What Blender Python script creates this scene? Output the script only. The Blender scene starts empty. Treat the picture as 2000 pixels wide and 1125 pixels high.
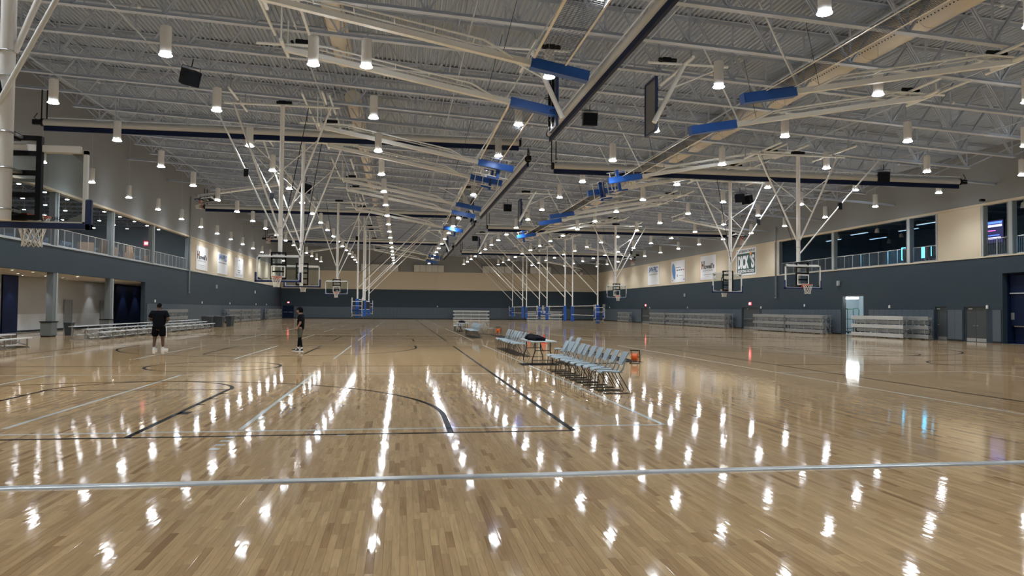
import bpy, bmesh, math, random
import numpy as np
from mathutils import Vector, Matrix
random.seed(7); rng = np.random.default_rng(7)
SC = bpy.context.scene; COL = SC.collection
R = math.radians; PI = math.pi

# ------------------------------------------------------------------ camera
EYE = 1.72; YAW = math.atan(218/1430.); PITCH = math.atan(42.3/1430.); ROLL = 0.0088
fw = Vector((math.sin(YAW)*math.cos(PITCH), math.cos(YAW)*math.cos(PITCH), math.sin(PITCH)))
rt0 = Vector((math.cos(YAW), -math.sin(YAW), 0)); up0 = rt0.cross(fw)
rt = rt0*math.cos(ROLL)+up0*math.sin(ROLL); up = -rt0*math.sin(ROLL)+up0*math.cos(ROLL)
cam_d = bpy.data.cameras.new('camera'); cam = bpy.data.objects.new('camera', cam_d); COL.objects.link(cam)
cam_d.sensor_width = 36.0; cam_d.lens = 36.0*1430/2000; cam_d.clip_end = 400
mw = Matrix.Identity(4)
for i in range(3):
    mw[i][0] = rt[i]; mw[i][1] = up[i]; mw[i][2] = -fw[i]
mw.translation = (0, 0, EYE)
cam.matrix_world = mw
SC.camera = cam
# ------------------------------------------------------------------ world, exposure
w = bpy.data.worlds.new('world'); SC.world = w; w.use_nodes = True
w.node_tree.nodes['Background'].inputs[0].default_value = (0.5, 0.6, 0.8, 1)
w.node_tree.nodes['Background'].inputs[1].default_value = 0.02
SC.view_settings.view_transform = 'Standard'; SC.view_settings.look = 'None'
SC.view_settings.gamma = 1.0; SC.view_settings.use_curve_mapping = False
SC.view_settings.exposure = 0.52
SC.cycles.max_bounces = 8; SC.cycles.diffuse_bounces = 3; SC.cycles.glossy_bounces = 3
LAMP_W = 490.0        # watts of one pendant
LENS_E = 85.0         # glow of its lens

# ------------------------------------------------------------------ materials
MATS = {}
def mat(name, col, rough=0.5, metal=0.0, nscale=3.0, namt=0.06, bump=0.0, bscale=60.0, emit=None, estr=0.0, alpha=1.0, trans=0.0, spec=0.5, coat=0.0, ior=None):
    if name in MATS: return MATS[name]
    m = bpy.data.materials.new(name); m.use_nodes = True
    nt = m.node_tree; b = nt.nodes['Principled BSDF']
    tc = nt.nodes.new('ShaderNodeTexCoord')
    nz = nt.nodes.new('ShaderNodeTexNoise'); nz.inputs['Scale'].default_value = nscale; nz.inputs['Detail'].default_value = 3
    nt.links.new(tc.outputs['Object'], nz.inputs['Vector'])
    rp = nt.nodes.new('ShaderNodeMixRGB'); rp.blend_type = 'MIX'
    c = np.array(col)
    rp.inputs[1].default_value = (*np.clip(c*(1-namt), 0, 1), 1); rp.inputs[2].default_value = (*np.clip(c*(1+namt), 0, 1), 1)
    nt.links.new(nz.outputs['Fac'], rp.inputs[0]); nt.links.new(rp.outputs[0], b.inputs['Base Color'])
    b.inputs['Roughness'].default_value = rough; b.inputs['Metallic'].default_value = metal
    b.inputs['Specular IOR Level'].default_value = spec
    if ior: b.inputs['IOR'].default_value = ior
    if coat: b.inputs['Coat Weight'].default_value = coat; b.inputs['Coat Roughness'].default_value = 0.08
    if trans: b.inputs['Transmission Weight'].default_value = trans
    if alpha < 1: b.inputs['Alpha'].default_value = alpha
    if emit:
        b.inputs['Emission Color'].default_value = (*emit, 1); b.inputs['Emission Strength'].default_value = estr
    if bump:
        n2 = nt.nodes.new('ShaderNodeTexNoise'); n2.inputs['Scale'].default_value = bscale; n2.inputs['Detail'].default_value = 2
        nt.links.new(tc.outputs['Object'], n2.inputs['Vector'])
        bp = nt.nodes.new('ShaderNodeBump'); bp.inputs['Strength'].default_value = bump; bp.inputs['Distance'].default_value = 0.01
        nt.links.new(n2.outputs['Fac'], bp.inputs['Height']); nt.links.new(bp.outputs[0], b.inputs['Normal'])
    MATS[name] = m
    return m

def wood_mat(name, per_object):
    m = bpy.data.materials.new(name); m.use_nodes = True
    nt = m.node_tree; b = nt.nodes['Principled BSDF']; N = nt.nodes.new; L = nt.links.new
    geo = N('ShaderNodeNewGeometry')
    if per_object:
        src = N('ShaderNodeObjectInfo'); rnd = src.outputs['Random']
    else:
        src = N('ShaderNodeAttribute'); src.attribute_name = 'rnd'; rnd = src.outputs['Fac']
    ramp = N('ShaderNodeValToRGB'); e = ramp.color_ramp.elements
    e[0].position = 0.0; e[0].color = (0.285, 0.172, 0.085, 1)
    e[1].position = 1.0; e[1].color = (0.545, 0.378, 0.198, 1)
    for p, c in ((0.035, (0.345, 0.215, 0.107, 1)), (0.12, (0.41, 0.268, 0.138, 1)), (0.5, (0.45, 0.303, 0.157, 1)), (0.85, (0.51, 0.348, 0.184, 1))):
        x = e.new(p); x.color = c
    L(rnd, ramp.inputs[0])
    # grain: noise stretched along the boards (world Y), shifted per board
    mp = N('ShaderNodeMapping'); mp.inputs['Scale'].default_value = (38, 2.6, 1)
    add = N('ShaderNodeVectorMath'); add.operation = 'ADD'
    mul = N('ShaderNodeVectorMath'); mul.operation = 'SCALE'
    cx = N('ShaderNodeCombineXYZ'); L(rnd, cx.inputs[0]); L(rnd, cx.inputs[1]); L(cx.outputs[0], mul.inputs[0]); mul.inputs['Scale'].default_value = 57.0
    L(geo.outputs['Position'], add.inputs[0]); L(mul.outputs[0], add.inputs[1]); L(add.outputs[0], mp.inputs['Vector'])
    nz = N('ShaderNodeTexNoise'); nz.inputs['Scale'].default_value = 1.0; nz.inputs['Detail'].default_value = 5; nz.inputs['Distortion'].default_value = 0.8
    L(mp.outputs[0], nz.inputs['Vector'])
    mr = N('ShaderNodeMapRange'); mr.inputs['From Min'].default_value = 0.25; mr.inputs['From Max'].default_value = 0.75
    mr.inputs['To Min'].default_value = 0.80; mr.inputs['To Max'].default_value = 1.14
    L(nz.outputs['Fac'], mr.inputs['Value'])
    mx = N('ShaderNodeMixRGB'); mx.blend_type = 'MULTIPLY'; mx.inputs[0].default_value = 1.0
    L(ramp.outputs[0], mx.inputs[1]); L(mr.outputs[0], mx.inputs[2]); L(mx.outputs[0], b.inputs['Base Color'])
    b.inputs['Roughness'].default_value = 0.06
    b.inputs['IOR'].default_value = 1.25
    # gentle cupping and trowel waves in the varnish
    mp2 = N('ShaderNodeMapping'); mp2.inputs['Scale'].default_value = (11.0, 2.4, 1)
    L(add.outputs[0], mp2.inputs['Vector'])
    n2 = N('ShaderNodeTexNoise'); n2.inputs['Scale'].default_value = 1.0; n2.inputs['Detail'].default_value = 1.5
    L(mp2.outputs[0], n2.inputs['Vector'])
    bp = N('ShaderNodeBump'); bp.inputs['Strength'].default_value = 0.13; bp.inputs['Distance'].default_value = 0.009
    L(n2.outputs['Fac'], bp.inputs['Height']); L(bp.outputs[0], b.inputs['Normal'])
    return m

white = mat('white_paint', (0.80, 0.80, 0.79), 0.5, nscale=5, namt=0.03)
pipe_m = mat('cream_pipe', (0.76, 0.79, 0.79), 0.5, nscale=4, namt=0.05)
joist_m = mat('ceiling_paint', (0.44, 0.495, 0.585), 0.75, nscale=1.5, namt=0.05)
deck_m = mat('deck_paint', (0.385, 0.445, 0.54), 0.8, nscale=0.8, namt=0.05)
duct_m = mat('duct_fabric', (0.60, 0.56, 0.49), 0.8, nscale=1.2, namt=0.04)
wall_dark = mat('charcoal_wall_paint', (0.018, 0.037, 0.056), 0.62, nscale=0.6, namt=0.08, bump=0.05, bscale=25)
wall_tan = mat('tan_wall_paint', (0.60, 0.52, 0.395), 0.7, nscale=0.5, namt=0.03)
wall_up = mat('greige_wall_paint', (0.245, 0.255, 0.262), 0.75, nscale=0.4, namt=0.04)
pad_m = mat('grey_vinyl_pad', (0.078, 0.103, 0.13), 0.5, nscale=1.5, namt=0.06, bump=0.08, bscale=40)
base_m = mat('black_base', (0.012, 0.012, 0.014), 0.5)
alu = mat('aluminium', (0.60, 0.63, 0.65), 0.32, 0.85, nscale=8, namt=0.06)
alu_d = mat('dull_aluminium', (0.42, 0.44, 0.45), 0.45, 0.8, nscale=6, namt=0.08)
plank_m = mat('anodised_plank', (0.62, 0.64, 0.64), 0.4, 0.35, nscale=6, namt=0.05)
steel_b = mat('black_steel', (0.007, 0.008, 0.011), 0.5, nscale=6, namt=0.15, ior=1.25)
navy = mat('navy_vinyl', (0.012, 0.028, 0.105), 0.45, nscale=4, namt=0.1)
blue = mat('royal_blue_vinyl', (0.012, 0.095, 0.42), 0.42, nscale=5, namt=0.12)
navy_w = mat('navy_wall', (0.006, 0.013, 0.045), 0.55, nscale=1, namt=0.1, ior=1.25)
curt_m = mat('grey_curtain_roll', (0.50, 0.50, 0.48), 0.7, nscale=3, namt=0.05)
red_rim = mat('orange_rim', (0.62, 0.085, 0.03), 0.4, nscale=9, namt=0.1)
cord_m = mat('white_cord', (0.78, 0.77, 0.72), 0.8)
cord_b = mat('black_cord', (0.02, 0.02, 0.022), 0.8)
glass_m = None
lens_m = mat('lamp_lens', (0.9, 0.9, 0.9), 0.4, emit=(0.90, 0.96, 1.0), estr=LENS_E)
small_lens = mat('small_lamp_lens', (0.9, 0.9, 0.9), 0.4, emit=(0.95, 0.98, 1.0), estr=45.0)
seat_m = mat('blue_grey_plastic', (0.28, 0.36, 0.42), 0.45, nscale=8, namt=0.05)
frame_m = mat('dark_chair_frame', (0.05, 0.055, 0.06), 0.4, 0.6)
line_b = mat('black_line_paint', (0.006, 0.006, 0.007), 0.2, ior=1.04)
line_w = mat('white_line_paint', (0.46, 0.50, 0.49), 0.15, ior=1.2)
paper = mat('poster_white', (0.78, 0.80, 0.84), 0.5, nscale=0.5, namt=0.03)
ink_k = mat('ink_black', (0.015, 0.016, 0.022), 0.5)
ink_b = mat('ink_blue', (0.02, 0.09, 0.42), 0.5)
ink_g = mat('ink_green', (0.20, 0.55, 0.12), 0.5)
ink_o = mat('ink_orange', (0.85, 0.33, 0.06), 0.5)
ink_dg = mat('ink_dark_green', (0.008, 0.055, 0.048), 0.5)
ink_grey = mat('ink_grey', (0.25, 0.27, 0.30), 0.5)
ink_lb = mat('ink_sky_blue', (0.12, 0.28, 0.58), 0.5, nscale=1.2, namt=0.35)
ink_pink = mat('ink_pink', (0.75, 0.12, 0.22), 0.5)
door_m = mat('charcoal_door', (0.050, 0.060, 0.066), 0.5)
door_g = mat('grey_door', (0.26, 0.28, 0.29), 0.5)
lobby_m = mat('lobby_wall', (0.40, 0.41, 0.41), 0.7)
lobby_w = mat('lobby_white_panel', (0.55, 0.58, 0.60), 0.6)
col_m = mat('column_paint', (0.16, 0.185, 0.195), 0.5)
col_t = mat('column_trim', (0.40, 0.43, 0.44), 0.5)
room_blue = mat('dusk_blue_wall', (0.22, 0.36, 0.50), 0.7)
bin_m = mat('bin_plastic', (0.035, 0.045, 0.055), 0.5)
exit_m = mat('exit_red', (0.8, 0.05, 0.05), 0.4, emit=(1.0, 0.06, 0.08), estr=3.0)
cone_m = mat('red_cone', (0.75, 0.06, 0.03), 0.5)
orange_m = mat('reel_orange', (0.70, 0.14, 0.03), 0.45)
rubber = mat('black_rubber', (0.006, 0.007, 0.009), 0.7, ior=1.15)
table_m = mat('table_grey', (0.38, 0.43, 0.45), 0.45)
cardb = mat('cardboard', (0.50, 0.34, 0.22), 0.8)
skin_d = mat('skin_dark', (0.10, 0.055, 0.038), 0.5)
skin_l = mat('skin_tan', (0.34, 0.19, 0.135), 0.5)
hair_m = mat('black_hair', (0.006, 0.006, 0.007), 0.8, bump=0.4, bscale=90, ior=1.12)
tee_m = mat('black_tee', (0.006, 0.007, 0.011), 0.9, spec=0.08, bump=0.3, bscale=25)
short_m = mat('black_shorts', (0.004, 0.004, 0.006), 0.9, spec=0.08)
olive_m = mat('olive_shorts', (0.075, 0.075, 0.058), 0.85)
shoe_w = mat('white_shoe', (0.70, 0.71, 0.72), 0.6)
shoe_k = mat('black_shoe', (0.02, 0.02, 0.022), 0.6)
green_m = mat('green_steel', (0.02, 0.10, 0.07), 0.5)
screen_b = mat('lit_screen_blue', (0.02, 0.1, 0.3), 0.3, emit=(0.08, 0.18, 0.95), estr=1.6)
screen_c = mat('lit_screen_cyan', (0.02, 0.1, 0.3), 0.3, emit=(0.05, 0.55, 0.95), estr=5.0)
screen_w = mat('lit_screen_text', (0.3, 0.3, 0.5), 0.3, emit=(0.6, 0.6, 1.0), estr=1.5)
tube_m = mat('tube_light', (0.9, 0.9, 0.9), 0.4, emit=(0.92, 1.0, 0.98), estr=14.0)
dim_tube = mat('dim_tube_light', (0.9, 0.9, 0.9), 0.4, emit=(0.30, 0.58, 0.90), estr=1.4)

def make_glass():
    m = bpy.data.materials.new('board_glass'); m.use_nodes = True
    nt = m.node_tree; nt.nodes.clear(); N = nt.nodes.new
    o = N('ShaderNodeOutputMaterial'); t = N('ShaderNodeBsdfTransparent'); t.inputs[0].default_value = (0.86, 0.90, 0.91, 1)
    g = N('ShaderNodeBsdfGlossy'); g.inputs['Roughness'].default_value = 0.02
    f = N('ShaderNodeFresnel'); f.inputs[0].default_value = 1.45
    x = N('ShaderNodeMixShader'); nt.links.new(f.outputs[0], x.inputs[0]); nt.links.new(t.outputs[0], x.inputs[1]); nt.links.new(g.outputs[0], x.inputs[2])
    nt.links.new(x.outputs[0], o.inputs[0]); return m
glass_m = make_glass()

# ------------------------------------------------------------------ mesh helpers
class MB:
    def __init__(s): s.v = []; s.f = []; s.mi = []
    def add(s, vs, fs, mi=0):
        o = len(s.v); s.v.extend([tuple(p) for p in vs]); s.f.extend([tuple(i+o for i in f) for f in fs]); s.mi.extend([mi]*len(fs)); return s
    def box(s, x0, x1, y0, y1, z0, z1, mi=0):
        vs = [(x0,y0,z0),(x1,y0,z0),(x1,y1,z0),(x0,y1,z0),(x0,y0,z1),(x1,y0,z1),(x1,y1,z1),(x0,y1,z1)]
        return s.add(vs, [(3,2,1,0),(4,5,6,7),(0,1,5,4),(1,2,6,5),(2,3,7,6),(3,0,4,7)], mi)
    def cbox(s, x0, x1, y0, y1, z0, z1, c=0.01, mi=0):   # box with its vertical edges and top rim chamfered
        def ring(z, k): return [(x0+k,y0+c,z),(x0+c,y0+k,z),(x1-c,y0+k,z),(x1-k,y0+c,z),(x1-k,y1-c,z),(x1-c,y1-k,z),(x0+c,y1-k,z),(x0+k,y1-c,z)]
        vs = ring(z0, 0)+ring(z1-c, 0)+ring(z1, c*0.9)
        fs = [tuple(range(7,-1,-1)), tuple(range(16,24))]
        for k in (0, 8):
            for i in range(8): fs.append((k+i, k+(i+1)%8, k+8+(i+1)%8, k+8+i))
        return s.add(vs, fs, mi)
    def bar(s, p, q, a, b, mi=0, upv=(0,0,1)):           # rectangular bar p->q, a wide (sideways), b high
        p = Vector(p); q = Vector(q); d = (q-p).normalized(); u = Vector(upv)
        if abs(d.dot(u)) > 0.98: u = Vector((0,1,0))
        sx = d.cross(u).normalized(); uz = sx.cross(d)
        vs = []
        for c in (p, q):
            for i, j in ((-1,-1),(1,-1),(1,1),(-1,1)): vs.append(c+sx*(a/2*i)+uz*(b/2*j))
        return s.add(vs, [(3,2,1,0),(4,5,6,7),(0,1,5,4),(1,2,6,5),(2,3,7,6),(3,0,4,7)], mi)
    def tube(s, p, q, r, n=10, r2=None, mi=0):
        p = Vector(p); q = Vector(q); d = (q-p).normalized(); u = Vector((0,0,1)) if abs(d.z) < 0.95 else Vector((1,0,0))
        sx = d.cross(u).normalized(); uz = sx.cross(d); r2 = r if r2 is None else r2
        vs = []
        for c, k in ((p, r), (q, r2)):
            for i in range(n):
                a = 2*PI*i/n; vs.append(c+sx*(k*math.cos(a))+uz*(k*math.sin(a)))
        fs = [tuple(range(n-1,-1,-1)), tuple(range(n, 2*n))]
        for i in range(n): fs.append((i, (i+1)%n, n+(i+1)%n, n+i))
        return s.add(vs, fs, mi)
    def path(s, pts, r, n=8, closed=False, mi=0):
        pts = [Vector(p) for p in pts]; m = len(pts); vs = []; prev = None
        for i in range(m):
            a = pts[i-1] if (i > 0 or closed) else pts[i]; b = pts[(i+1) % m] if (i < m-1 or closed) else pts[i]
            d = (b-a).normalized()
            if prev is None:
                u = Vector((0,0,1)) if abs(d.z) < 0.9 else Vector((1,0,0))
                sx = d.cross(u).normalized()
            else:
                sx = (prev - d*prev.dot(d)).normalized()
            prev = sx; uz = sx.cross(d)
            for k in range(n):
                t = 2*PI*k/n; vs.append(pts[i]+sx*(r*math.cos(t))+uz*(r*math.sin(t)))
        fs = []
        for i in range(m if closed else m-1):
            j = (i+1) % m
            for k in range(n): fs.append((i*n+k, i*n+(k+1)%n, j*n+(k+1)%n, j*n+k))
        if not closed: fs += [tuple(range(n-1,-1,-1)), tuple(range((m-1)*n, m*n))]
        return s.add(vs, fs, mi)
    def lathe(s, prof, c=(0,0,0), n=20, mi=0):            # prof: (r, z) going up, about vertical axis
        vs = []; fs = []; k = len(prof)
        for r, z in prof:
            for i in range(n):
                a = 2*PI*i/n; vs.append((c[0]+r*math.cos(a), c[1]+r*math.sin(a), c[2]+z))
        for j in range(k-1):
            for i in range(n): fs.append((j*n+i, j*n+(i+1)%n, (j+1)*n+(i+1)%n, (j+1)*n+i))
        if prof[0][0] > 1e-4: fs.append(tuple(range(n-1,-1,-1)))
        if prof[-1][0] > 1e-4: fs.append(tuple(range((k-1)*n, k*n)))
        return s.add(vs, fs, mi)
    def prism(s, poly, z0, z1, mi=0, axis='z'):           # polygon (2D, counter-clockwise) extruded
        n = len(poly)
        def P(a, b, t): return (a, b, t) if axis == 'z' else ((a, t, b) if axis == 'y' else (t, a, b))
        vs = [P(a, b, z0) for a, b in poly]+[P(a, b, z1) for a, b in poly]
        fs = [tuple(range(n-1,-1,-1)), tuple(range(n, 2*n))]+[(i, (i+1)%n, n+(i+1)%n, n+i) for i in range(n)]
        return s.add(vs, fs, mi)
    def ball(s, c, rx, ry, rz, n=12, m=8, mi=0):
        vs = [(c[0], c[1], c[2]-rz)]; fs = []
        for j in range(1, m):
            t = -PI/2+PI*j/m
            for i in range(n):
                a = 2*PI*i/n; vs.append((c[0]+rx*math.cos(t)*math.cos(a), c[1]+ry*math.cos(t)*math.sin(a), c[2]+rz*math.sin(t)))
        vs.append((c[0], c[1], c[2]+rz)); last = len(vs)-1
        for i in range(n): fs.append((0, 1+(i+1)%n, 1+i)); fs.append((last, 1+(m-2)*n+i, 1+(m-2)*n+(i+1)%n))
        for j in range(m-2):
            for i in range(n): fs.append((1+j*n+i, 1+j*n+(i+1)%n, 1+(j+1)*n+(i+1)%n, 1+(j+1)*n+i))
        return s.add(vs, fs, mi)
    def mesh(s, name, mats, smooth=False):
        me = bpy.data.meshes.new(name); me.from_pydata(s.v, [], s.f)
        if not isinstance(mats, (list, tuple)): mats = [mats]
        for m in mats: me.materials.append(m)
        if len(mats) > 1: me.polygons.foreach_set('material_index', s.mi)
        me.update()
        bm = bmesh.new(); bm.from_mesh(me); bmesh.ops.recalc_face_normals(bm, faces=bm.faces); bm.to_mesh(me); bm.free()
        if smooth:
            me.polygons.foreach_set('use_smooth', [True]*len(me.polygons)); me.set_sharp_from_angle(angle=R(38))
        return me
    def build(s, name, mats, parent=None, smooth=False, loc=None):
        return obj(name, s.mesh(name, mats, smooth), parent, loc)

def obj(name, me, parent=None, loc=None):
    o = bpy.data.objects.new(name, me); COL.objects.link(o)
    if parent is not None: o.parent = parent
    if loc is not None: o.location = loc
    return o
def tag(o, label, cat, group=None):
    o['label'] = label; o['category'] = cat
    if group: o['group'] = group
    return o
def thing(name, label, cat, loc=(0,0,0), rz=0.0, group=None):
    o = bpy.data.objects.new(name, None); COL.objects.link(o); o.empty_display_size = 0.1
    o.location = loc; o.rotation_euler = (0, 0, rz)
    return tag(o, label, cat, group)
def struct(o):
    o['kind'] = 'structure'; return o
def stuff(o):
    o['kind'] = 'stuff'; return o
KIDS = {}
def dup(root, loc=None, rz=None, label=None, group=None, rot=None):
    r = root.copy(); COL.objects.link(r)
    if loc is not None: r.location = loc
    if rz is not None: r.rotation_euler = (0, 0, rz)
    if rot is not None: r.rotation_euler = rot
    if label: r['label'] = label
    if group: r['group'] = group
    ks = KIDS.get(root.name)
    if ks is None:
        ks = [(c, list(c.children)) for c in root.children]; KIDS[root.name] = ks
    for ch, gs in ks:
        c = ch.copy(); COL.objects.link(c); c.parent = r
        for g in gs:
            d = g.copy(); COL.objects.link(d); d.parent = c
    return r
def text_mesh(body, mats, width, height, depth=0.004, bold=0.0):
    cu = bpy.data.curves.new('t', 'FONT'); cu.body = body; cu.size = 1.0; cu.align_x = 'CENTER'; cu.align_y = 'CENTER'; cu.extrude = 0.02; cu.offset = bold; cu.resolution_u = 4
    o = bpy.data.objects.new('t', cu); COL.objects.link(o)
    dg = bpy.context.evaluated_depsgraph_get(); me = bpy.data.meshes.new_from_object(o.evaluated_get(dg))
    bpy.data.objects.remove(o); bpy.data.curves.remove(cu)
    n = len(me.vertices); co = np.empty(n*3); me.vertices.foreach_get('co', co); co = co.reshape(-1, 3)
    lo = co.min(0); hi = co.max(0); c = (lo+hi)/2
    co = (co-c)/np.maximum(hi-lo, 1e-6)*np.array([width, height, depth]); me.vertices.foreach_set('co', co.ravel()); me.update()
    me.materials.clear(); me.materials.append(mats); me.name = 'lettering'
    return me

# ------------------------------------------------------------------ dimensions of the hall
XL, XR, YB, YF = -19.5, 34.5, -12.0, 125.5
MZ = 5.1; WT = 8.2
def bot(x): return 9.3+.055*(34.5-x)
def deckz(x): return 11.6+.055*(34.5-x)

# ------------------------------------------------------------------ floor: slab, boards, lines
slab = struct(MB().box(XL-14, XR+14, YB, YF+1, -0.30, -0.004).build('floor', mat('joint_dark', (0.16, 0.10, 0.055), 0.5)))
wood_near = wood_mat('maple_board', True); wood_far = wood_mat('maple_boards', False)
PW = 0.0572; GAP = 0.0005
xs0 = np.arange(XL-14, XR, PW)
quads = []; near = []
for x0 in xs0:
    if x0+PW > XR or x0 < XL-4: continue
    y = YB - rng.uniform(0, 1.2)
    while y < 46.0:
        L_ = rng.choice([0.24, 0.38, 0.5, 0.62, 0.8, 1.0, 1.25], p=[.13, .2, .2, .17, .14, .1, .06])
        quads.append((x0, y, L_)); y += L_
Q = np.array(quads)
cxq = Q[:,0]+PW/2; cyq = Q[:,1]+Q[:,2]/2
# what the camera sees of each board
P = np.stack([cxq, cyq, np.full(len(Q), -EYE)], 1); fwn = np.array(fw); dn = P@fwn
un = 1000+1430*(P@np.array(rt))/np.maximum(dn, .1); vn = 562.5-1430*(P@np.array(up))/np.maximum(dn, .1)
vis = (dn > 1) & (un > -40) & (un < 2040) & (vn < 1150)
size = np.where(vis, 1/np.maximum(dn, .1), 0)
order = np.argsort(-size*np.sqrt(Q[:,2])); near_ids = set(order[:300].tolist())
keep = np.array([i not in near_ids for i in range(len(Q))])
# boards reach only where the hall floor can be seen or reflects
keep &= (Q[:,0] > XL-4)
K = Q[keep]; n = len(K)
x0 = K[:,0]+GAP; x1 = K[:,0]+PW-GAP; y0 = K[:,1]+GAP; y1 = K[:,1]+K[:,2]-GAP
vv = np.zeros((n, 4, 3)); vv[:,0,0]=x0; vv[:,1,0]=x1; vv[:,2,0]=x1; vv[:,3,0]=x0; vv[:,0,1]=y0; vv[:,1,1]=y0; vv[:,2,1]=y1; vv[:,3,1]=y1
me = bpy.data.meshes.new('maple_boards'); me.vertices.add(n*4); me.vertices.foreach_set('co', vv.ravel())
me.loops.add(n*4); me.loops.foreach_set('vertex_index', np.arange(n*4)); me.polygons.add(n)
me.polygons.foreach_set('loop_start', np.arange(n)*4); me.polygons.foreach_set('loop_total', np.full(n, 4))
at = me.attributes.new('rnd', 'FLOAT', 'FACE'); at.data.foreach_set('value', rng.random(n).astype(np.float32))
me.materials.append(wood_far); me.update(calc_edges=True)
stuff(obj('maple_boards', me, slab))
bm_cache = {}
for i in order[:300]:
    xq, yq, L_ = Q[i]; key = round(float(L_), 2)
    if key not in bm_cache:
        g = GAP; c = .0009; a = PW-2*g; b = key-2*g
        m_ = MB(); m_.add([(0,0,-.004),(a,0,-.004),(a,b,-.004),(0,b,-.004),(0,0,-c),(a,0,-c),(a,b,-c),(0,b,-c),(c,c,0),(a-c,c,0),(a-c,b-c,0),(c,b-c,0)],
            [(3,2,1,0),(0,1,5,4),(1,2,6,5),(2,3,7,6),(3,0,4,7),(4,5,9,8),(5,6,10,9),(6,7,11,10),(7,4,8,11),(8,9,10,11)])
        bm_cache[key] = m_.mesh('board', wood_near)
    obj('floor_board', bm_cache[key], slab, (xq+GAP, yq+GAP, 0))
# far floor: boards too fine to tell apart
def far_wood():
    m = wood_mat('maple_far', True); nt = m.node_tree; N = nt.nodes.new; L = nt.links.new
    oi = [x for x in nt.nodes if x.type == 'OBJECT_INFO'][0]
    geo = [x for x in nt.nodes if x.type == 'NEW_GEOMETRY'][0]
    sep = N('ShaderNodeSeparateXYZ'); L(geo.outputs['Position'], sep.inputs[0])
    cmb = N('ShaderNodeCombineXYZ'); L(sep.outputs['Y'], cmb.inputs[0]); L(sep.outputs['X'], cmb.inputs[1])
    br = N('ShaderNodeTexBrick'); br.inputs['Color1'].default_value = (0, 0, 0, 1); br.inputs['Color2'].default_value = (1, 1, 1, 1); br.inputs['Mortar'].default_value = (.4, .4, .4, 1)
    br.inputs['Scale'].default_value = 1.0; br.inputs['Brick Width'].default_value = 0.6; br.inputs['Row Height'].default_value = PW; br.inputs['Mortar Size'].default_value = 0.0
    L(cmb.outputs[0], br.inputs['Vector'])
    for l in list(nt.links):
        if l.from_node == oi:
            to = l.to_socket; nt.links.remove(l); L(br.outputs['Color'], to)
    return m
fm = far_wood()
obj('far_boards', MB().box(XL-4, XR, 46.0, YF, -.004, 0).mesh('far_boards', fm), slab)
obj('lobby_tiles', MB().box(XL-14, XL-4, 20, 75, -.004, 0).mesh('lobby_tiles', mat('lobby_floor', (0.16, 0.17, 0.18), 0.3)), slab)
obj('side_room_floor', MB().box(XR, XR+14, 20, 110, -.004, 0).mesh('side_room_floor', mat('side_room_vinyl', (0.20, 0.22, 0.23), 0.35)), slab)

LZ = 0.0012
def line(x0, y0, x1, y1, wd, m):
    d = Vector((x1-x0, y1-y0, 0)).normalized(); s_ = Vector((-d.y, d.x, 0))*wd/2; a = Vector((x0, y0, 0)); b = Vector((x1, y1, 0))
    q = [a-s_, b-s_, b+s_, a+s_]
    MB().prism([(p.x, p.y) for p in q], 0.0003, LZ).build('court_line', m, slab)
def arc(cx, cy, r, a0, a1, wd, m, n=40):
    mb = MB(); vs = []; fs = []
    for i in range(n+1):
        a = R(a0+(a1-a0)*i/n)
        for k in (-1, 1): vs.append((cx+(r+k*wd/2)*math.cos(a), cy+(r+k*wd/2)*math.sin(a), LZ))
    for i in range(n): fs.append((2*i, 2*i+1, 2*i+3, 2*i+2))
    mb.add(vs, fs).build('court_line', m, slab)
def court(cx, sgn, yb, yt, detail):
    W = 7.77
    line(cx-W, yb, cx+W, yb, .085, line_b); line(cx-W, yt, cx+W, yt, .085, line_b)
    for s in (-1, 1): line(cx+s*W, yb, cx+s*W, yt, .085, line_b)
    ym = (yb+yt)/2
    line(cx-W, ym, cx+W, ym, .085, line_b); arc(cx, ym, 1.83, 0, 360, .085, line_b, 60)
    for e, d in ((yb, 1), (yt, -1)):
        for s in (-1, 1):
            line(cx+s*1.78, e, cx+s*1.78, e+d*5.8, .085, line_b)
            if detail:
                MB().box(cx+s*1.78-(.18 if s < 0 else 0), cx+s*1.78+(.18 if s > 0 else 0), e+d*2.15, e+d*2.45, .0003, LZ).build('lane_block', line_b, slab)
                for k in (3.35, 4.2, 5.05): line(cx+s*1.78, e+d*k, cx+s*(1.78+.15), e+d*k, .085, line_b)
        line(cx-1.78, e+d*5.8, cx+1.78, e+d*5.8, .085, line_b)
        arc(cx, e+d*5.8, 1.81, 0 if d > 0 else 180, 180 if d > 0 else 360, .085, line_b, 30)
        arc(cx, e+d*1.6, 6.02, 0 if d > 0 else 180, 180 if d > 0 else 360, .085, line_b, 50)
        for s in (-1, 1): line(cx+s*6.02, e, cx+s*6.02, e+d*1.6, .085, line_b)
    # white volleyball lines
    X = lambda x: x if sgn > 0 else 14.6-x
    lw = .065
    line(X(3.97), yb+.4, X(3.97), yt+.6, lw, line_w)
    line(X(-14.6), yb+.4, X(3.97), yb+.4, lw, line_w)
    line(X(-14.6), yt+.6, X(3.97), yt+.6, lw, line_w)
    for x in (-2.2, -5.43, -8.55, -11.7):
        line(X(x), yb+.55 if x > -5 else yb+.9, X(x), yb+9.3, lw, line_w); line(X(x), yb+15.2, X(x), yt, lw, line_w)
    line(X(-14.6), yb+9.3, X(3.97), yb+9.3, lw, line_w)
    if detail and sgn > 0:
        for k in range(4): MB().box(X(-2.2)-.06, X(-2.2)+.06, yb-.95+k*.27, yb-.85+k*.27, .0003, LZ).build('service_mark', line_w, slab)
        MB().box(-.82, -.70, yb-.1, yb+0, .0003, LZ).build('service_mark', line_w, slab)
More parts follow.
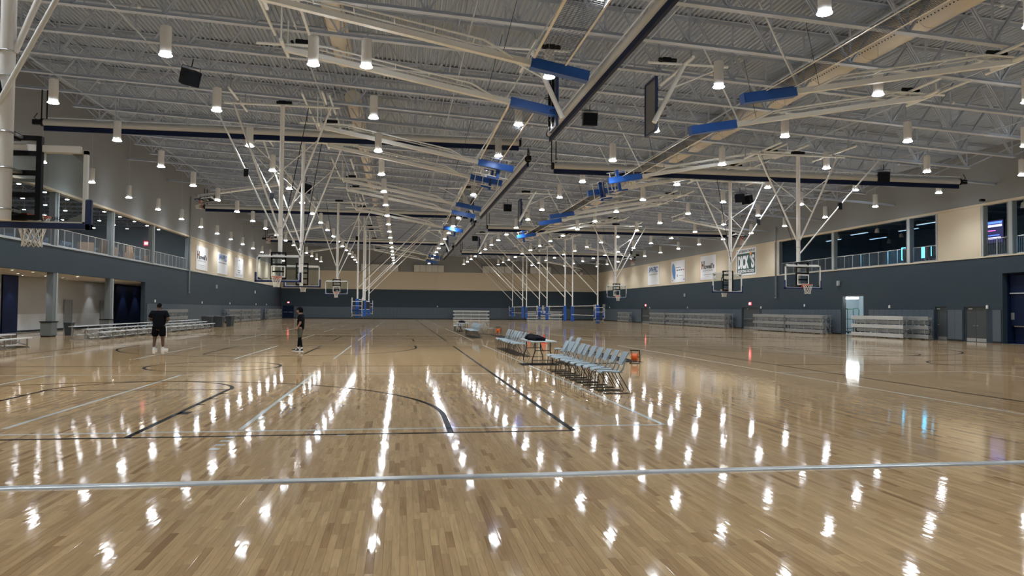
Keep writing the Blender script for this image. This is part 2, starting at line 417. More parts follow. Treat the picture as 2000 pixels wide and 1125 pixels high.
for k in range(4):
    court(-5.3, 1, 10.27+29.3*k, 34.4+29.3*k, k < 1); court(19.9, -1, 10.27+29.3*k, 34.4+29.3*k, k < 1)

# aluminium cover strip across the floor
st = MB(); st.prism([(7.475, 0), (7.605, 0), (7.600, .014), (7.585, .020), (7.495, .020), (7.480, .014)], XL, XR, axis='x')
st.build('floor_cover_strip', alu)
tag(bpy.data.objects['floor_cover_strip'], 'long raised aluminium cover strip crossing the whole wooden floor', 'floor strip')
for k in range(18):
    MB().lathe([(.008, 0), (.007, .002)], (XL+1+k*3.0, 7.54, .020), 8).build('screw', alu_d, bpy.data.objects['floor_cover_strip'])

# ------------------------------------------------------------------ walls
def grid_wall(name, axis, t0, t1, a0, a1, z1fun, holes, bands, mats):
    """wall as cells between cuts; holes: (a0,a1,z0,z1); bands: (z, material index) bottom up, per-range override"""
    cuts = sorted(set([a0, a1]+[h[0] for h in holes]+[h[1] for h in holes])); cuts = [c for c in cuts if a0 <= c <= a1]
    zc = sorted(set([0.0]+[h[2] for h in holes]+[h[3] for h in holes]+[b[0] for b in bands])); mb = MB()
    ztop = z1fun
    zs = [z for z in zc if z < ztop]+[ztop]
    for i in range(len(cuts)-1):
        for j in range(len(zs)-1):
            ya, yb_, za, zb = cuts[i], cuts[i+1], zs[j], zs[j+1]
            ym, zm = (ya+yb_)/2, (za+zb)/2
            if any(h[0] < ym < h[1] and h[2] < zm < h[3] for h in holes): continue
            mi = [b[1] for b in bands if b[0] <= zm][-1]
            if axis == 'x': mb.box(t0, t1, ya, yb_, za, zb, mi)
            else: mb.box(ya, yb_, t0, t1, za, zb, mi)
    return struct(mb.build(name, mats))
LHOLES = [(28.0, 60.2, 0.0, 3.6), (28.0, 72.0, MZ, WT)]
wallL = grid_wall('wall_left', 'x', XL-.3, XL, YB, YF, deckz(XL), LHOLES, [(0, 0), (MZ, 1), (WT+.12, 2)], [wall_dark, wall_tan, wall_up])
DOOR1 = (42.05, 43.05, 0.0, 2.15); DOOR2 = (38.85, 40.6, 0.0, 2.15); STOR = (50.45, 53.25, 0.0, 3.07); EX1 = (66.75, 70.3, 0.0, 2.13); EX2 = (98.6, 101.8, 0.0, 2.1)
KIOSK = (24.0, 37.65, 0.0, 4.08)
RHOLES = [KIOSK, DOOR1, DOOR2, STOR, EX1, EX2, (42.8, 63.1, MZ, WT), (24.0, 39.2, MZ, WT)]
wallR = grid_wall('wall_right', 'x', XR, XR+.3, YB, YF, deckz(XR), RHOLES, [(0, 0), (MZ, 1), (WT+.12, 2)], [wall_dark, wall_tan, wall_up])
wallF = grid_wall('wall_far', 'y', YF, YF+.3, XL-.3, XR+.3, deckz(XL), [], [(0, 0), (4.95, 1), (8.0, 2)], [wall_dark, wall_tan, wall_up])
wallB = grid_wall('wall_back', 'y', YB-.3, YB, XL-.3, XR+.3, deckz(XL), [], [(0, 0), (MZ, 1), (WT, 2)], [wall_dark, wall_tan, wall_up])
# soffit ledge over the glass line
for nm, x0, x1, par in (('trim_ledge', XL, XL+.05, wallL), ('trim_ledge', XR-.05, XR, wallR)):
    MB().box(x0, x1, 20, YF, WT, WT+.14).build('wall_ledge', wall_tan, par)
    MB().box(x0, x1, 20, YF, MZ-.03, MZ+.05).build('wall_ledge', col_t if par is wallL else wall_tan, par)
# pads
padme = MB().cbox(0, .05, .004, .606, .11, 1.93, .012).mesh('wall_pad', pad_m)
padmeF = MB().cbox(.004, .606, 0, .05, .11, 1.93, .012).mesh('wall_pad', pad_m)
def pads(par, x, y0, y1):
    y = y0
    while y+.61 <= y1+.02: obj('wall_pad', padme, par, (x, y, 0)); y += .61
    MB().box(x, x+.045, y0, y, 0, .10).build('base_strip', base_m, par); MB().box(x, x+.055, y0, y, 1.93, 1.955).build('pad_cap', pad_m, par)
pads(wallL, XL, 60.6, YF)
for a, b in ((37.75, 38.8), (40.7, 41.95), (43.15, 50.35), (53.35, 66.6), (70.4, 98.5), (101.9, YF)): pads(wallR, XR-.05, a, b)
x = XL+.1
while x+.61 < XR: obj('wall_pad', padmeF, wallF, (x, YF-.05, 0)); x += .61
MB().box(XL, XR, YF-.045, YF, 0, .10).build('base_strip', base_m, wallF)
MB().box(XL, XR, YF-.055, YF, 1.93, 1.955).build('pad_cap', pad_m, wallF)

# ceiling deck: real corrugation
pitch = .2; prof = []
x = XL-.1
while x < XR+.1:
    for dx, dz in ((0, 0), (.06, 0), (.085, .075), (.175, .075)): prof.append((x+dx, deckz(x+dx)+dz))
    x += pitch
vs = [(a, YB, b) for a, b in prof]+[(a, YF+.2, b) for a, b in prof]; n = len(prof)
mb = MB(); mb.add(vs, [(i, n+i, n+i+1, i+1) for i in range(n-1)]); deck = struct(mb.build('ceiling', deck_m))
MB().add([(XL-1, YB-1, deckz(XL-1)+.3), (XR+1, YB-1, deckz(XR+1)+.3), (XR+1, YF+1, deckz(XR+1)+.3), (XL-1, YF+1, deckz(XL-1)+.3)], [(0, 1, 2, 3)]).build('roof_sheet', deck_m, deck)

# ------------------------------------------------------------------ roof joists
NB = 16; BX0, BX1 = -16.9, 30.1
bx = [BX0+(BX1-BX0)*i/NB for i in range(NB+1)]
def chord(mb, xa, xb, zf, up_, wd=.24):
    a = (xa, 0, zf(xa)); b = (xb, 0, zf(xb)); s = 1 if up_ else -1
    mb.bar(a, b, wd, .018)
    for k in (-1, 1):
        mb.bar((xa, k*.03, zf(xa)+s*.065), (xb, k*.03, zf(xb)+s*.065), .016, .115)
m_bc = MB(); chord(m_bc, BX0-.15, BX1+.15, bot, True); me_bc = m_bc.mesh('bottom_chord', joist_m)
m_bl = MB(); chord(m_bl, XL+.02, XR-.02, bot, True); me_bl = m_bl.mesh('bottom_chord', joist_m)
m_tc = MB(); chord(m_tc, XL+.02, XR-.02, lambda x: deckz(x)-.02, False, .30); me_tc = m_tc.mesh('top_chord', joist_m)
webs = []
tx = [XL+.15]+[(bx[i]+bx[i+1])/2 for i in range(NB)]+[XR-.15]
for i, b in enumerate(bx):
    for t in (tx[i], tx[i+1]):
        m_ = MB()
        for k in (-1, 1): m_.bar((b, k*.045, bot(b)+.06), (t, k*.045, deckz(t)-.10), .05, .05)
        webs.append(m_)
    m_ = MB(); m_.bar((b, 0, bot(b)+.06), (b, 0, deckz(b)-.10), .06, .06); webs.append(m_)
web_me = [m_.mesh('web_member', joist_m) for m_ in webs]
allw = MB()
for m_ in webs: allw.add(m_.v, m_.f)
web_all = allw.mesh('web_members', joist_m)
k = 0
JY = []
y = 20.3-2.965*8
while y < YF-.5: JY.append(y); y += 2.965
for k, y in enumerate(JY):
    j = thing('roof_joist', 'pale painted open-web steel roof joist spanning wall to wall under the deck', 'roof joist', (0, y, 0), 0, 'steel roof joists across the hall')
    obj('bottom_chord', me_bl if k % 3 == 2 else me_bc, j); obj('top_chord', me_tc, j)
    if 12 < y < 42:
        for w_ in web_me: obj('web_member', w_, j)
    else: stuff(obj('web_members', web_all, j))
# bridging rods along the hall
for x in (-15.4, -9.6, -3.7, 2.2, 8.1, 14.0, 19.8, 25.7):
    o = MB().bar((x, YB, bot(x)+.03), (x, YF, bot(x)+.03), .045, .045).build('bridging_rod', joist_m)
    tag(o, 'thin straight bridging rod tying the bottom of the roof joists together', 'bridging rod', 'bridging rods along the hall')
    o = MB().bar((x, YB, deckz(x)-.16), (x, YF, deckz(x)-.16), .04, .04).build('bridging_rod', joist_m)
    tag(o, 'thin straight bridging rod tying the bottom of the roof joists together', 'bridging rod', 'bridging rods along the hall')
# ducts
def duct(x, z, r, y0, y1, label):
    t = thing('air_duct', label, 'duct', (x, y0, z))
    n = 24; L_ = y1-y0; mb = MB(); mb.tube((0, 0, 0), (0, L_, 0), r, n); mb.build('duct_skin', duct_m, t, True)
    for e in np.arange(0, L_+.1, 3.05): MB().path([((r+.008)*math.cos(2*PI*i/n), float(e), (r+.008)*math.sin(2*PI*i/n)) for i in range(n)], .014, 5, True).build('hoop_seam', duct_m, t)
    hb = MB()
    for a in (R(-35), R(-145)):
        for q in np.arange(.3, L_, .16):
            c = Vector((math.cos(a)*(r+.003), q, math.sin(a)*(r+.003))); nrm = Vector((math.cos(a), 0, math.sin(a)))
            hb.tube(c-nrm*.01, c+nrm*.003, .028, 6)
    stuff(hb.build('air_holes', base_m, t))
    return t
duct(-2.5, 12.35, .40, 6.0, 31.6, 'shorter round perforated air duct length ending above the lamps among the joists')
duct(-2.5, 12.35, .40, 37.5, 108, 'long round perforated air duct running in line with a shorter one among the joists')
duct(16.9, 11.45, .45, 6.0, 108, 'wide round perforated air duct running among the joists toward the screens side')

# ------------------------------------------------------------------ pendant lamps
def make_lamp():
    t = thing('pendant_light', '', 'light')
    MB().lathe([(.15, 0.0), (.158, .01), (.158, .80), (.15, .815), (.02, .82)], n=20).build('lamp_body', white, t, True)
    MB().lathe([(.0, -.04), (.16, -.036), (.184, -.024), (.184, -.012), (.15, -.004)], n=14).build('lamp_lens', lens_m, t, True)
    MB().lathe([(.022, .82), (.022, .86), (.008, .875)], n=8).build('cable_gland', white, t)
    ld = bpy.data.lights.new('lamp_beam', 'SPOT'); ld.energy = LAMP_W; ld.spot_size = R(128); ld.spot_blend = .75; ld.shadow_soft_size = .12; ld.color = (.93, .975, 1.0)
    lo = bpy.data.objects.new('lamp_beam', ld); COL.objects.link(lo); lo.parent = t; lo.location = (0, 0, -.06)
    return t
rows = [-18.05, -12.38, -6.8, -1.1, 4.5, 10.1, 15.65, 21.15, 26.65, 32.05]
LB = 9.0
proto = make_lamp(); first = True
for x in rows:
    r_i = rows.index(x)
    nth = ('first', 'second', 'third', 'fourth', 'fifth')
    row_n = '%s row out from the lobby wall' % nth[r_i] if r_i < 5 else '%s row out from the storage door wall' % nth[9-r_i]
    g = 'pendant lights in the '+row_n; lab = 'white cylindrical pendant downlight in the '+row_n
    for k in range(-4, 19):
        y = 16.25+5.98*k-max(0, x-10)*.025
        if y > YF-6 or (y < 14 and x in (-1.1, 15.65)): continue
        o = proto if first else dup(proto)
        o.location = (x, y, LB); o['label'] = lab; o['group'] = g
        top = deckz(x)-.02
        key = 'cable%.2f' % x
        if key not in bpy.data.meshes:
            m_ = MB().tube((0, 0, .86), (0, 0, top-LB), .007, 5).mesh(key, joist_m)
        obj('hanging_cable', bpy.data.meshes[key], o) if first else obj('hanging_cable', bpy.data.meshes[key], o)
        if first:
            KIDS[proto.name] = [(c, list(c.children)) for c in proto.children if not c.name.startswith('hanging_cable')]
            first = False
o = dup(proto, (-2.66, 22.31, LB), label='white cylindrical pendant downlight under the shorter perforated duct, out of line with the rows', group='odd pendant light')
obj('hanging_cable', MB().tube((0, 0, .86), (0, 0, 2.9), .007, 5).mesh('cable_short', joist_m), o)

# ------------------------------------------------------------------ lobby under the mezzanine, mezzanine rooms
def room(names, x0, x1, y0, y1, z0, z1, mw_, mc, mf=None, open_side='x1'):
    t = .12
    bx_ = x0-t if open_side == 'x1' else x1
    struct(MB().box(bx_, bx_+t, y0, y1, z0, z1).build(names+'_back', mw_))
    struct(MB().box(x0, x1, y0-t, y0, z0, z1).build(names+'_end', mw_))
    struct(MB().box(x0, x1, y1, y1+t, z0, z1).build(names+'_side', mw_))
    struct(MB().box(x0, x1, y0, y1, z1, z1+t).build('ceiling', mc))
    if mf: struct(MB().box(x0, x1, y0, y1, z0-.2, z0).build('floor', mf))
ceil_w = mat('lobby_ceiling', (0.50, 0.49, 0.46), 0.8)
room('wall_lobby', -24.0, XL-.3, 28.0, 76.0, 0.0, 3.6, lobby_m, ceil_w)
lob = bpy.data.objects['wall_lobby_back']
MB().box(-24.0, -23.96, 50.6, 66.4, 0.12, 1.15).build('wainscot_panel', lobby_w, lob)
MB().box(-24.0, -23.95, 50.6, 66.4, 0, .12).build('base_strip', base_m, lob)
for a, b in ((48.7, 50.5), (66.5, 75.9), (40.0, 44.0)): MB().box(-24.0, -23.9, a, b, 0, 3.58).build('navy_panel', navy_w, lob)
def wall_door(n_, par_x, y0, y1, h, m, side, leaves=1, handle=True, bar=False):
    """door set into a wall plane at x; side = +1 faces +x"""
    d = thing('door_%d' % n_, '', 'door', (par_x, (y0+y1)/2, 0)); w_ = (y1-y0)/2
    del d['label'], d['category']; d['kind'] = 'structure'
    f = MB(); s = side
    f.box(min(0, s*.09), max(0, s*.09), -w_-.06, -w_, 0, h+.06); f.box(min(0, s*.09), max(0, s*.09), w_, w_+.06, 0, h+.06); f.box(min(0, s*.09), max(0, s*.09), -w_, w_, h, h+.06)
    f.build('door_frame', m, d)
    for k in range(leaves):
        a = -w_+k*2*w_/leaves; b = -w_+(k+1)*2*w_/leaves
        lf = MB().cbox(min(s*.0, s*.05), max(s*.0, s*.05), a+.005, b-.005, .01, h-.005, .004).build('door_leaf', m, d)
        MB().box(min(s*.05, s*.055), max(s*.05, s*.055), a+.03, b-.03, .03, .23).build('kick_plate', alu, lf)
        hy = b-.08 if k == 0 else a+.08
        m_ = MB()
        if bar: m_.bar((s*.10, a+.1, 1.0), (s*.10, b-.1, 1.0), .05, .06); m_.bar((s*.05, hy, 1.0), (s*.1, hy, 1.0), .05, .05)
        else: m_.tube((s*.05, hy, 1.0), (s*.10, hy, 1.0), .018, 8); m_.tube((s*.10, hy, 1.0), (s*.10, hy-(.12 if k == 0 else -.12), 1.0), .012, 8)
        m_.build('door_handle', alu, lf)
    MB().box(min(s*.05, s*.11), max(s*.05, s*.11), w_*.3, w_*.3+.3, h-.12, h-.05).build('door_closer', alu_d, d)
    return d
wall_door(1, -23.96, 57.1, 58.2, 2.1, door_g, 1); wall_door(2, -23.96, 63.5, 64.6, 2.1, door_g, 1)
# lobby downlights (real lamps)
pr_ = None
for i, (x, y) in enumerate([(-20.4, 42.4), (-22.3, 47.0), (-20.4, 44.6), (-22.3, 50.4), (-22.3, 52.8), (-20.5, 50.6), (-22.2, 58.1), (-22.5, 63.8), (-20.5, 57.0), (-23.2, 49.5), (-23.2, 55.5), (-23.2, 61.5), (-23.2, 68.2), (-23.2, 71.2), (-20.6, 36.5), (-22.4, 40.0)]):
    if pr_ is None:
        pr_ = thing('recessed_downlight', 'small recessed ceiling downlight in the lobby soffit under the mezzanine', 'light', (x, y, 3.6), 0, 'lobby ceiling downlights')
        MB().path([(.09*math.cos(2*PI*k/14), .09*math.sin(2*PI*k/14), -.004) for k in range(14)], .012, 5, True).build('trim_ring', white, pr_)
        MB().lathe([(0, -.012), (.085, -.008), (.085, -.002)], n=14).build('lamp_lens', small_lens, pr_)
        ld = bpy.data.lights.new('downlight_beam', 'SPOT'); ld.energy = 95; ld.spot_size = R(75); ld.spot_blend = .5; ld.shadow_soft_size = .05
        lo = bpy.data.objects.new('downlight_beam', ld); COL.objects.link(lo); lo.parent = pr_; lo.location = (0, 0, -.03)
    else: dup(pr_, (x, y, 3.6))
# columns through both floors
for i, (y, lab) in enumerate(((45.3, 'square grey steel column at the lobby opening beside the small grey cabinet'), (53.6, 'square grey steel column at the lobby opening beside the dark blue wall'), (36.8, 'square grey steel column at the lobby opening near the dark blue entrance panel'))):
    t = thing('lobby_column', lab, 'column', (XL-.2, y, 0)); t['kind'] = 'structure'
    MB().cbox(-.18, .18, -.22, .22, 0, 3.6, .01).build('column_shaft', col_m, t); MB().box(.16, .22, .12, .26, 0, 3.6).build('corner_trim', col_t, t)
for i, (y, lab) in enumerate(((45.3, 'grey mezzanine post between railings above the small grey cabinet'), (53.6, 'grey mezzanine post between railings above the second lobby column'), (61.9, 'grey mezzanine post between railings nearest the red exit sign upstairs'), (36.8, 'grey mezzanine post behind the netted basketball hoop'), (71.9, 'grey mezzanine post at the edge of the tan wall'))):
    t = thing('mezzanine_post', lab, 'column', (XL-.2, y, MZ)); t['kind'] = 'structure'
    MB().cbox(-.16, .16, -.2, .2, .0, WT-MZ, .01).build('post_shaft', col_m, t); MB().box(.14, .2, .1, .24, .0, WT-MZ).build('corner_trim', col_t, t)
for i, (y, lab) in enumerate(((54.5, 'grey window post behind the nearest unfolded hoop on the screens side'), (45.6, 'grey window post beside the glowing cyan screens'), (37.1, 'grey window post beside the wall television'), (63.0, 'grey window post at the end of the tan poster wall'), (42.9, 'slim grey window post against the tan wall panel'), (39.1, 'slim grey window post between tan panel and wall television'))):
    t = thing('window_post', lab, 'column', (XR+.16, y, MZ)); k = .2 if i < 3 else .1; t['kind'] = 'structure'
    MB().cbox(-.15, .15, -k, k, 0, WT-MZ, .01).build('post_shaft', col_m, t); MB().box(-.2, -.14, -k, k*.2, 0, WT-MZ).build('corner_trim', col_t, t)
# mezzanine rooms
room('wall_mezzanine', -34.0, XL-.3, 26.0, 74.0, MZ, 9.6, mat('mezz_wall', (0.30, 0.36, 0.40), .7), mat('mezz_ceiling', (0.20, 0.20, 0.19), .8), mat('mezz_floor', (0.12, 0.14, 0.16), .5))
room('wall_lounge', XR+.3, 47.0, 22.0, 66.0, MZ, 9.3, room_blue, mat('lounge_ceiling', (0.16, 0.23, 0.31), .8), mat('lounge_floor', (0.12, 0.17, 0.22), .5), open_side='x0')
for y in np.arange(28, 73, 2.6):
    o = thing('mezzanine_joist', 'thin pale ceiling joist over the upstairs room behind the railings', 'roof joist', (-27, float(y), 0), 0, 'upstairs room ceiling joists')
    MB().bar((-6.9, 0, 9.15), (7.1, 0, 9.15), .1, .06).build('bottom_chord', joist_m, o); MB().bar((-6.9, 0, 9.55), (7.1, 0, 9.55), .1, .06).build('top_chord', joist_m, o)
    m_ = MB()
    for k in range(14): m_.bar((-6.9+k, 0, 9.18), (-6.4+k, 0, 9.52), .03, .03); m_.bar((-6.4+k, 0, 9.52), (-5.9+k, 0, 9.18), .03, .03)
    stuff(m_.build('web_members', joist_m, o))
for y in np.arange(24, 65, 2.6):
    o = thing('lounge_joist', 'thin dark ceiling joist over the blue lit lounge upstairs', 'roof joist', (41, float(y), 0), 0, 'lounge ceiling joists')
    MB().bar((-6, 0, 8.75), (5.9, 0, 8.75), .1, .06).build('bottom_chord', room_blue, o); MB().bar((-6, 0, 9.262), (5.9, 0, 9.262), .1, .06).build('top_chord', room_blue, o)
mp_ = None
for x in (-21.9, -24.6, -27.4, -30.2):
    for y in np.arange(30.5, 72, 3.1):
        if mp_ is None:
            mp_ = thing('mezzanine_lamp', 'small round ceiling lamp glowing in the upstairs room behind the railings', 'light', (x, float(y), 8.75), 0, 'upstairs room ceiling lamps')
            MB().lathe([(.12, 0), (.13, .02), (.06, .16), (.015, .2), (.015, .855)], n=12).build('lamp_shade', white, mp_, True)
            MB().lathe([(0, -.03), (.09, -.02), (.12, .0)], n=12).build('lamp_lens', small_lens, mp_, True)
        else: dup(mp_, (x, float(y), 8.75))
for i, (x, y) in enumerate(((37.5, 47.5), (39.0, 51.5), (37.2, 55.0), (41.0, 58.0), (38.4, 60.5), (41, 48))):  # some strips added to brighten the dark lounge
    t = thing('strip_light', 'dim ceiling strip light in the dark blue lounge behind the window posts, some added', 'light', (x, y, 8.2), 0, 'lounge strip lights')
    MB().box(-.08, .08, -1.1, 1.1, .0, .06).build('strip_housing', white, t); MB().box(-.06, .06, -1.08, 1.08, -.02, .0).build('diffuser', dim_tube, t)
    m_ = MB(); m_.tube((0, -.8, .06), (0, -.8, 1.1), .006, 4); m_.tube((0, .8, .06), (0, .8, 1.1), .006, 4); m_.build('hanging_wire', steel_b, t)
t = thing('strip_light', 'bright strip light hanging beside the wall television upstairs', 'light', (36.6, 37.2, 7.75))
MB().box(-.1, .1, -.75, .75, 0, .07).build('strip_housing', white, t); MB().box(-.09, .09, -.73, .73, -.04, 0).build('diffuser', tube_m, t); MB().tube((0, 0, .07), (0, 0, 1.5), .008, 4).build('hanging_wire', steel_b, t)
for i, (x, y) in enumerate(((36.9, 52.3), (36.9, 57.5), (36.3, 38.0), (41.0, 55.0), (43.5, 51.2), (43.5, 60.0), (40.0, 46.0), (39.5, 40.5))):  # extra pendants added, with blue glowing lenses, to light the lounge
    t = thing('dome_pendant', 'small white bell shaped pendant in the blue lounge, some added for light', 'light', (x, y, 8.0), 0, 'lounge bell pendants')
    MB().lathe([(.17, 0), (.18, .03), (.13, .3), (.05, .36), (.01, .38), (.01, 1.3)], n=14).build('bell_shade', white, t, True); MB().lathe([(0, .035), (.16, .04), (.16, .05)], n=14).build('lens', mat('bell_lens', (.8, .85, .9), .4, emit=(.30, .58, .95), estr=22.0), t)
# television and monitors upstairs
t = thing('wall_television', 'large wall television showing a blue page upstairs between window posts', 'television', (37.5, 42.0, 6.3), 0)
MB().cbox(-.0, .08, -1.25, 1.25, -.1, 1.45, .01).build('housing', steel_b, t); MB().box(-.01, 0, -1.2, 1.2, -.05, 1.40).build('screen', mat('screen_dark', (0.01, .012, .05), .3, emit=(.02, .02, .12), estr=.5), t)
s_ = [c for c in t.children if c.name.startswith('screen')][0]
for (a, b, c, d, m_) in ((-1.1, 1.1, 1.18, 1.32, screen_b), (-1.1, .9, .98, 1.12, screen_w), (-.6, .4, .72, .78, mat('screen_pink', (.3, .05, .2), .3, emit=(.9, .15, .6), estr=1.2)), (-1.0, .8, .2, .32, screen_w), (-.9, .9, .42, .47, screen_b)):
    MB().box(-.014, -.01, a, b, c, d).build('screen_line', m_, s_)
for i, (x, y, w_, h_) in enumerate(((36.4, 48.6, .45, .9), (36.2, 46.0, 1.0, .75), (36.4, 44.2, .6, .95), (35.6, 35.0, .6, .5))):
    t = thing('game_monitor', 'glowing cyan monitor standing behind the upstairs railing', 'monitor', (x, y, MZ+.0), 0, 'cyan monitors behind the railing')
    MB().box(0, .05, -w_/2-.02, w_/2+.02, .48, .54+h_).build('housing', steel_b, t); MB().box(-.006, 0, -w_/2, w_/2, .5, .52+h_).build('screen', screen_c, t)
    MB().box(0, .3, -.12, .12, 0, .02).build('foot', steel_b, t); MB().bar((.05, 0, .02), (.05, 0, .5), .05, .05).build('stand', steel_b, t)
for i, y in enumerate((47.3, 45.0, 33.4)):
    t = thing('gaming_chair', 'dark high backed chair in front of the cyan monitors upstairs', 'chair', (35.55, y, MZ), 0, 'dark chairs at the upstairs monitors')
    MB().cbox(-.07, .05, -.26, .26, .5, 1.25, .05).build('backrest', steel_b, t); MB().cbox(-.05, .45, -.26, .26, .42, .52, .03).build('seat', steel_b, t); MB().tube((.2, 0, .05), (.2, 0, .42), .03, 8).build('pedestal', steel_b, t)
    m_ = MB()
    for k in range(5): m_.bar((.2, 0, .05), (.2+.3*math.cos(k*1.257), .3*math.sin(k*1.257), .03), .04, .03)
    m_.build('star_base', steel_b, t)

# railings on both mezzanines
def railing(x, y0, y1, label, par=None):
    t = thing('railing', label, 'railing', (x, y0, MZ)); L_ = y1-y0
    MB().tube((0, 0, 1.08), (0, L_, 1.08), .024, 8).build('top_rail', alu, t); MB().bar((0, 0, .10), (0, L_, .10), .04, .05).build('bottom_rail', alu, t)
    n = max(2, round(L_/1.05)); pm = None
    for k in range(n+1):
        if pm is None: pm = MB().box(-.02, .02, -.02, .02, 0, 1.07).mesh('rail_post', alu)
        obj('rail_post', pm, t, (0, L_*k/n, 0))
    m_ = MB()
    for q in np.arange(.12, L_, .125): m_.box(-.005, .005, q-.005, q+.005, .12, 1.06)
    stuff(m_.build('pickets', alu_d, t))
for a, b, lab in ((28.2, 36.5, 'grey picket railing upstairs beside the netted hoop'), (37.1, 45.0, 'grey picket railing upstairs with blue couches behind'), (45.6, 53.3, 'grey picket railing upstairs above the lobby doors'), (53.9, 61.6, 'grey picket railing upstairs with stacked cardboard cartons behind'), (62.2, 71.7, 'grey picket railing upstairs ending at the tan poster wall')): railing(XL-.18, a, b, lab)
for a, b, lab in ((54.8, 62.8, 'grey railing behind glass line ending at the tan poster wall'), (45.9, 54.2, 'grey railing before the dark blue lounge between two window posts'), (43.05, 45.3, 'short grey railing before the glowing cyan screens'), (37.4, 39.0, 'short grey railing below the wall television'), (25, 36.8, 'grey railing beside the tall window post near the snack counter')): railing(XR+.18, a, b, lab)
# couches, cartons, exit sign upstairs
for i, (x, y) in enumerate(((-21.6, 40.2), (-21.6, 43.4), (-21.6, 47.6), (-21.6, 50.0), (-21.6, 52.3), (-21.6, 56.4), (-21.6, 60.6), (-21.6, 65.0), (-21.6, 68.6))):
    t = thing('lounge_couch', 'blue grey couch standing upstairs behind the railing', 'couch', (x, y, MZ), 0, 'couches behind the upstairs railing')
    m_ = mat('couch_fabric', (0.16, 0.24, 0.33), .8)
    MB().cbox(-.4, .4, -.85, .85, .12, .42, .05).build('seat', m_, t); MB().cbox(-.42, -.2, -.85, .85, .4, .85, .05).build('backrest', m_, t)
    for s in (-1, 1): MB().cbox(-.4, .4, s*.85-.09, s*.85+.09, .12, .6, .04).build('armrest', m_, t)
    for sx in (-.33, .33):
        for sy in (-.75, .75): MB().tube((sx, sy, 0), (sx, sy, .12), .02, 6).build('leg', steel_b, t)
for i, (x, y, z, s) in enumerate(((-20.4, 54.6, 0, .62), (-20.4, 54.7, .626, .55), (-20.4, 55.5, 0, .8), (-20.4, 59.4, 0, .7), (-20.4, 59.3, .706, .45), (-20.4, 63.7, 0, .75), (-20.62, 52.0, 0, .8))):
    t = thing('cardboard_box', 'brown cardboard carton standing upstairs behind the railing', 'box', (x, y, MZ+z), .1*i, 'cartons behind the upstairs railing')
    MB().cbox(-s*.5, s*.5, -s*.55, s*.55, 0, s, .006).build('carton', cardb, t); MB().box(-s*.5-.002, s*.5+.002, -.03, .03, s*.75, s+.002).build('packing_tape', mat('tape', (.55, .42, .28), .4), t)
def exit_sign(loc, side, label, axis='x', s=1.0, rod=0):
    t = thing('exit_sign', label, 'exit sign', loc); 
    if axis == 'y': t.rotation_euler = (0, 0, PI/2)
    MB().cbox(min(0, side*.05), max(0, side*.05), -.2*s, .2*s, 0, .26*s, .01).build('housing', exit_m, t)
    if rod: MB().tube((side*.025, 0, .26*s), (side*.025, 0, rod), .012, 6).build('hanging_rod', white, t)
    me_ = text_mesh('EXIT', mat('exit_letters', (1, .6, .6), .4, emit=(1, .75, .75), estr=4), .28*s, .15*s, .006)
    o = obj('lettering', me_, t, (side*.054, 0, .13*s)); o.rotation_euler = (PI/2, 0, PI/2*side)
exit_sign((-23.9, 74.0, 7.55), -1, 'glowing red exit sign in the upstairs room behind the railings', axis='y', s=1.3)
exit_sign((XR, 68.6, 2.38), -1, 'glowing red exit sign above the dark double doors between tipped bleachers', s=1.1)
exit_sign((XR, 100.0, 2.36), -1, 'glowing red exit sign above the distant doorway past the long tipped bleachers', s=1.1)
exit_sign((-18.3, YF, 2.5), -1, 'small glowing red exit sign on the end wall near its corner', axis='y', s=.8)
# hall doors on the right wall
wall_door(3, XR+.16, 42.12, 42.98, 2.1, door_m, -1); wall_door(4, XR+.14, 38.92, 40.53, 2.1, door_m, -1, 2)
wall_door(5, XR+.14, 66.85, 70.2, 2.08, door_m, -1, 3, bar=True); wall_door(6, XR+.14, 98.7, 101.7, 2.05, door_m, -1, 3, bar=True)
d7 = bpy.data.objects.new('door_7', None); COL.objects.link(d7); d7['kind'] = 'structure'; d7.location = (-18.3, YF-.06, 0)
MB().box(-.95, .95, -.02, .05, 0, 2.15).build('door_frame', door_m, d7)
for s in (-1, 1):
    lf = MB().cbox(min(0, s*.88), max(0, s*.88), -.05, -.02, .02, 2.1, .006).build('door_leaf', navy_w, d7); MB().bar((s*.1, -.09, 1.0), (s*.75, -.09, 1.0), .05, .05).build('door_handle', alu, lf)
# storage room behind the open doorway
room('wall_storage', XR+.3, XR+6.0, 48.0, 60.0, 0.0, 3.6, mat('storage_wall', (0.42, 0.50, 0.55), .7), mat('storage_ceiling', (0.35, 0.38, .40), .8), open_side='x0')
t = struct(MB().box(XR+.0, XR+.28, 50.45, 50.55, 0, 3.07).build('door_8', door_m))
MB().box(XR, XR+.28, 53.15, 53.25, 0, 3.07).build('door_frame', door_m, t); MB().box(XR, XR+.28, 50.45, 53.25, 2.98, 3.07).build('door_frame', door_m, t)
t = thing('tube_light', 'bright white tube light inside the storage doorway', 'light', (XR+.9, 53.3, 2.86))
MB().box(-.09, .09, -.75, .75, .06, .12).build('strip_housing', white, t)
m_ = MB(); m_.tube((-.0, -.73, .0), (0, .73, 0), .065, 10); m_.build('tube_lamp', mat('storage_tube', (.9, .9, .9), .4, emit=(.92, 1.0, 1.0), estr=60.0), t, True); MB().tube((0, .0, .12), (0, 0, .74), .01, 5).build('hanging_rod', steel_b, t)
for y_ in (56.0, 58.5):  # unseen tubes added out of sight to brighten the storage room
    t = thing('tube_light', 'unseen tube light added to brighten the storage room', 'light', (XR+3.4, y_, 3.5), 0, 'added storage room tube lights')
    MB().box(-.09, .09, -.75, .75, .04, .1).build('strip_housing', white, t); MB().tube((0, -.73, 0), (0, .73, 0), .05, 10).build('tube_lamp', MATS['storage_tube'], t, True)
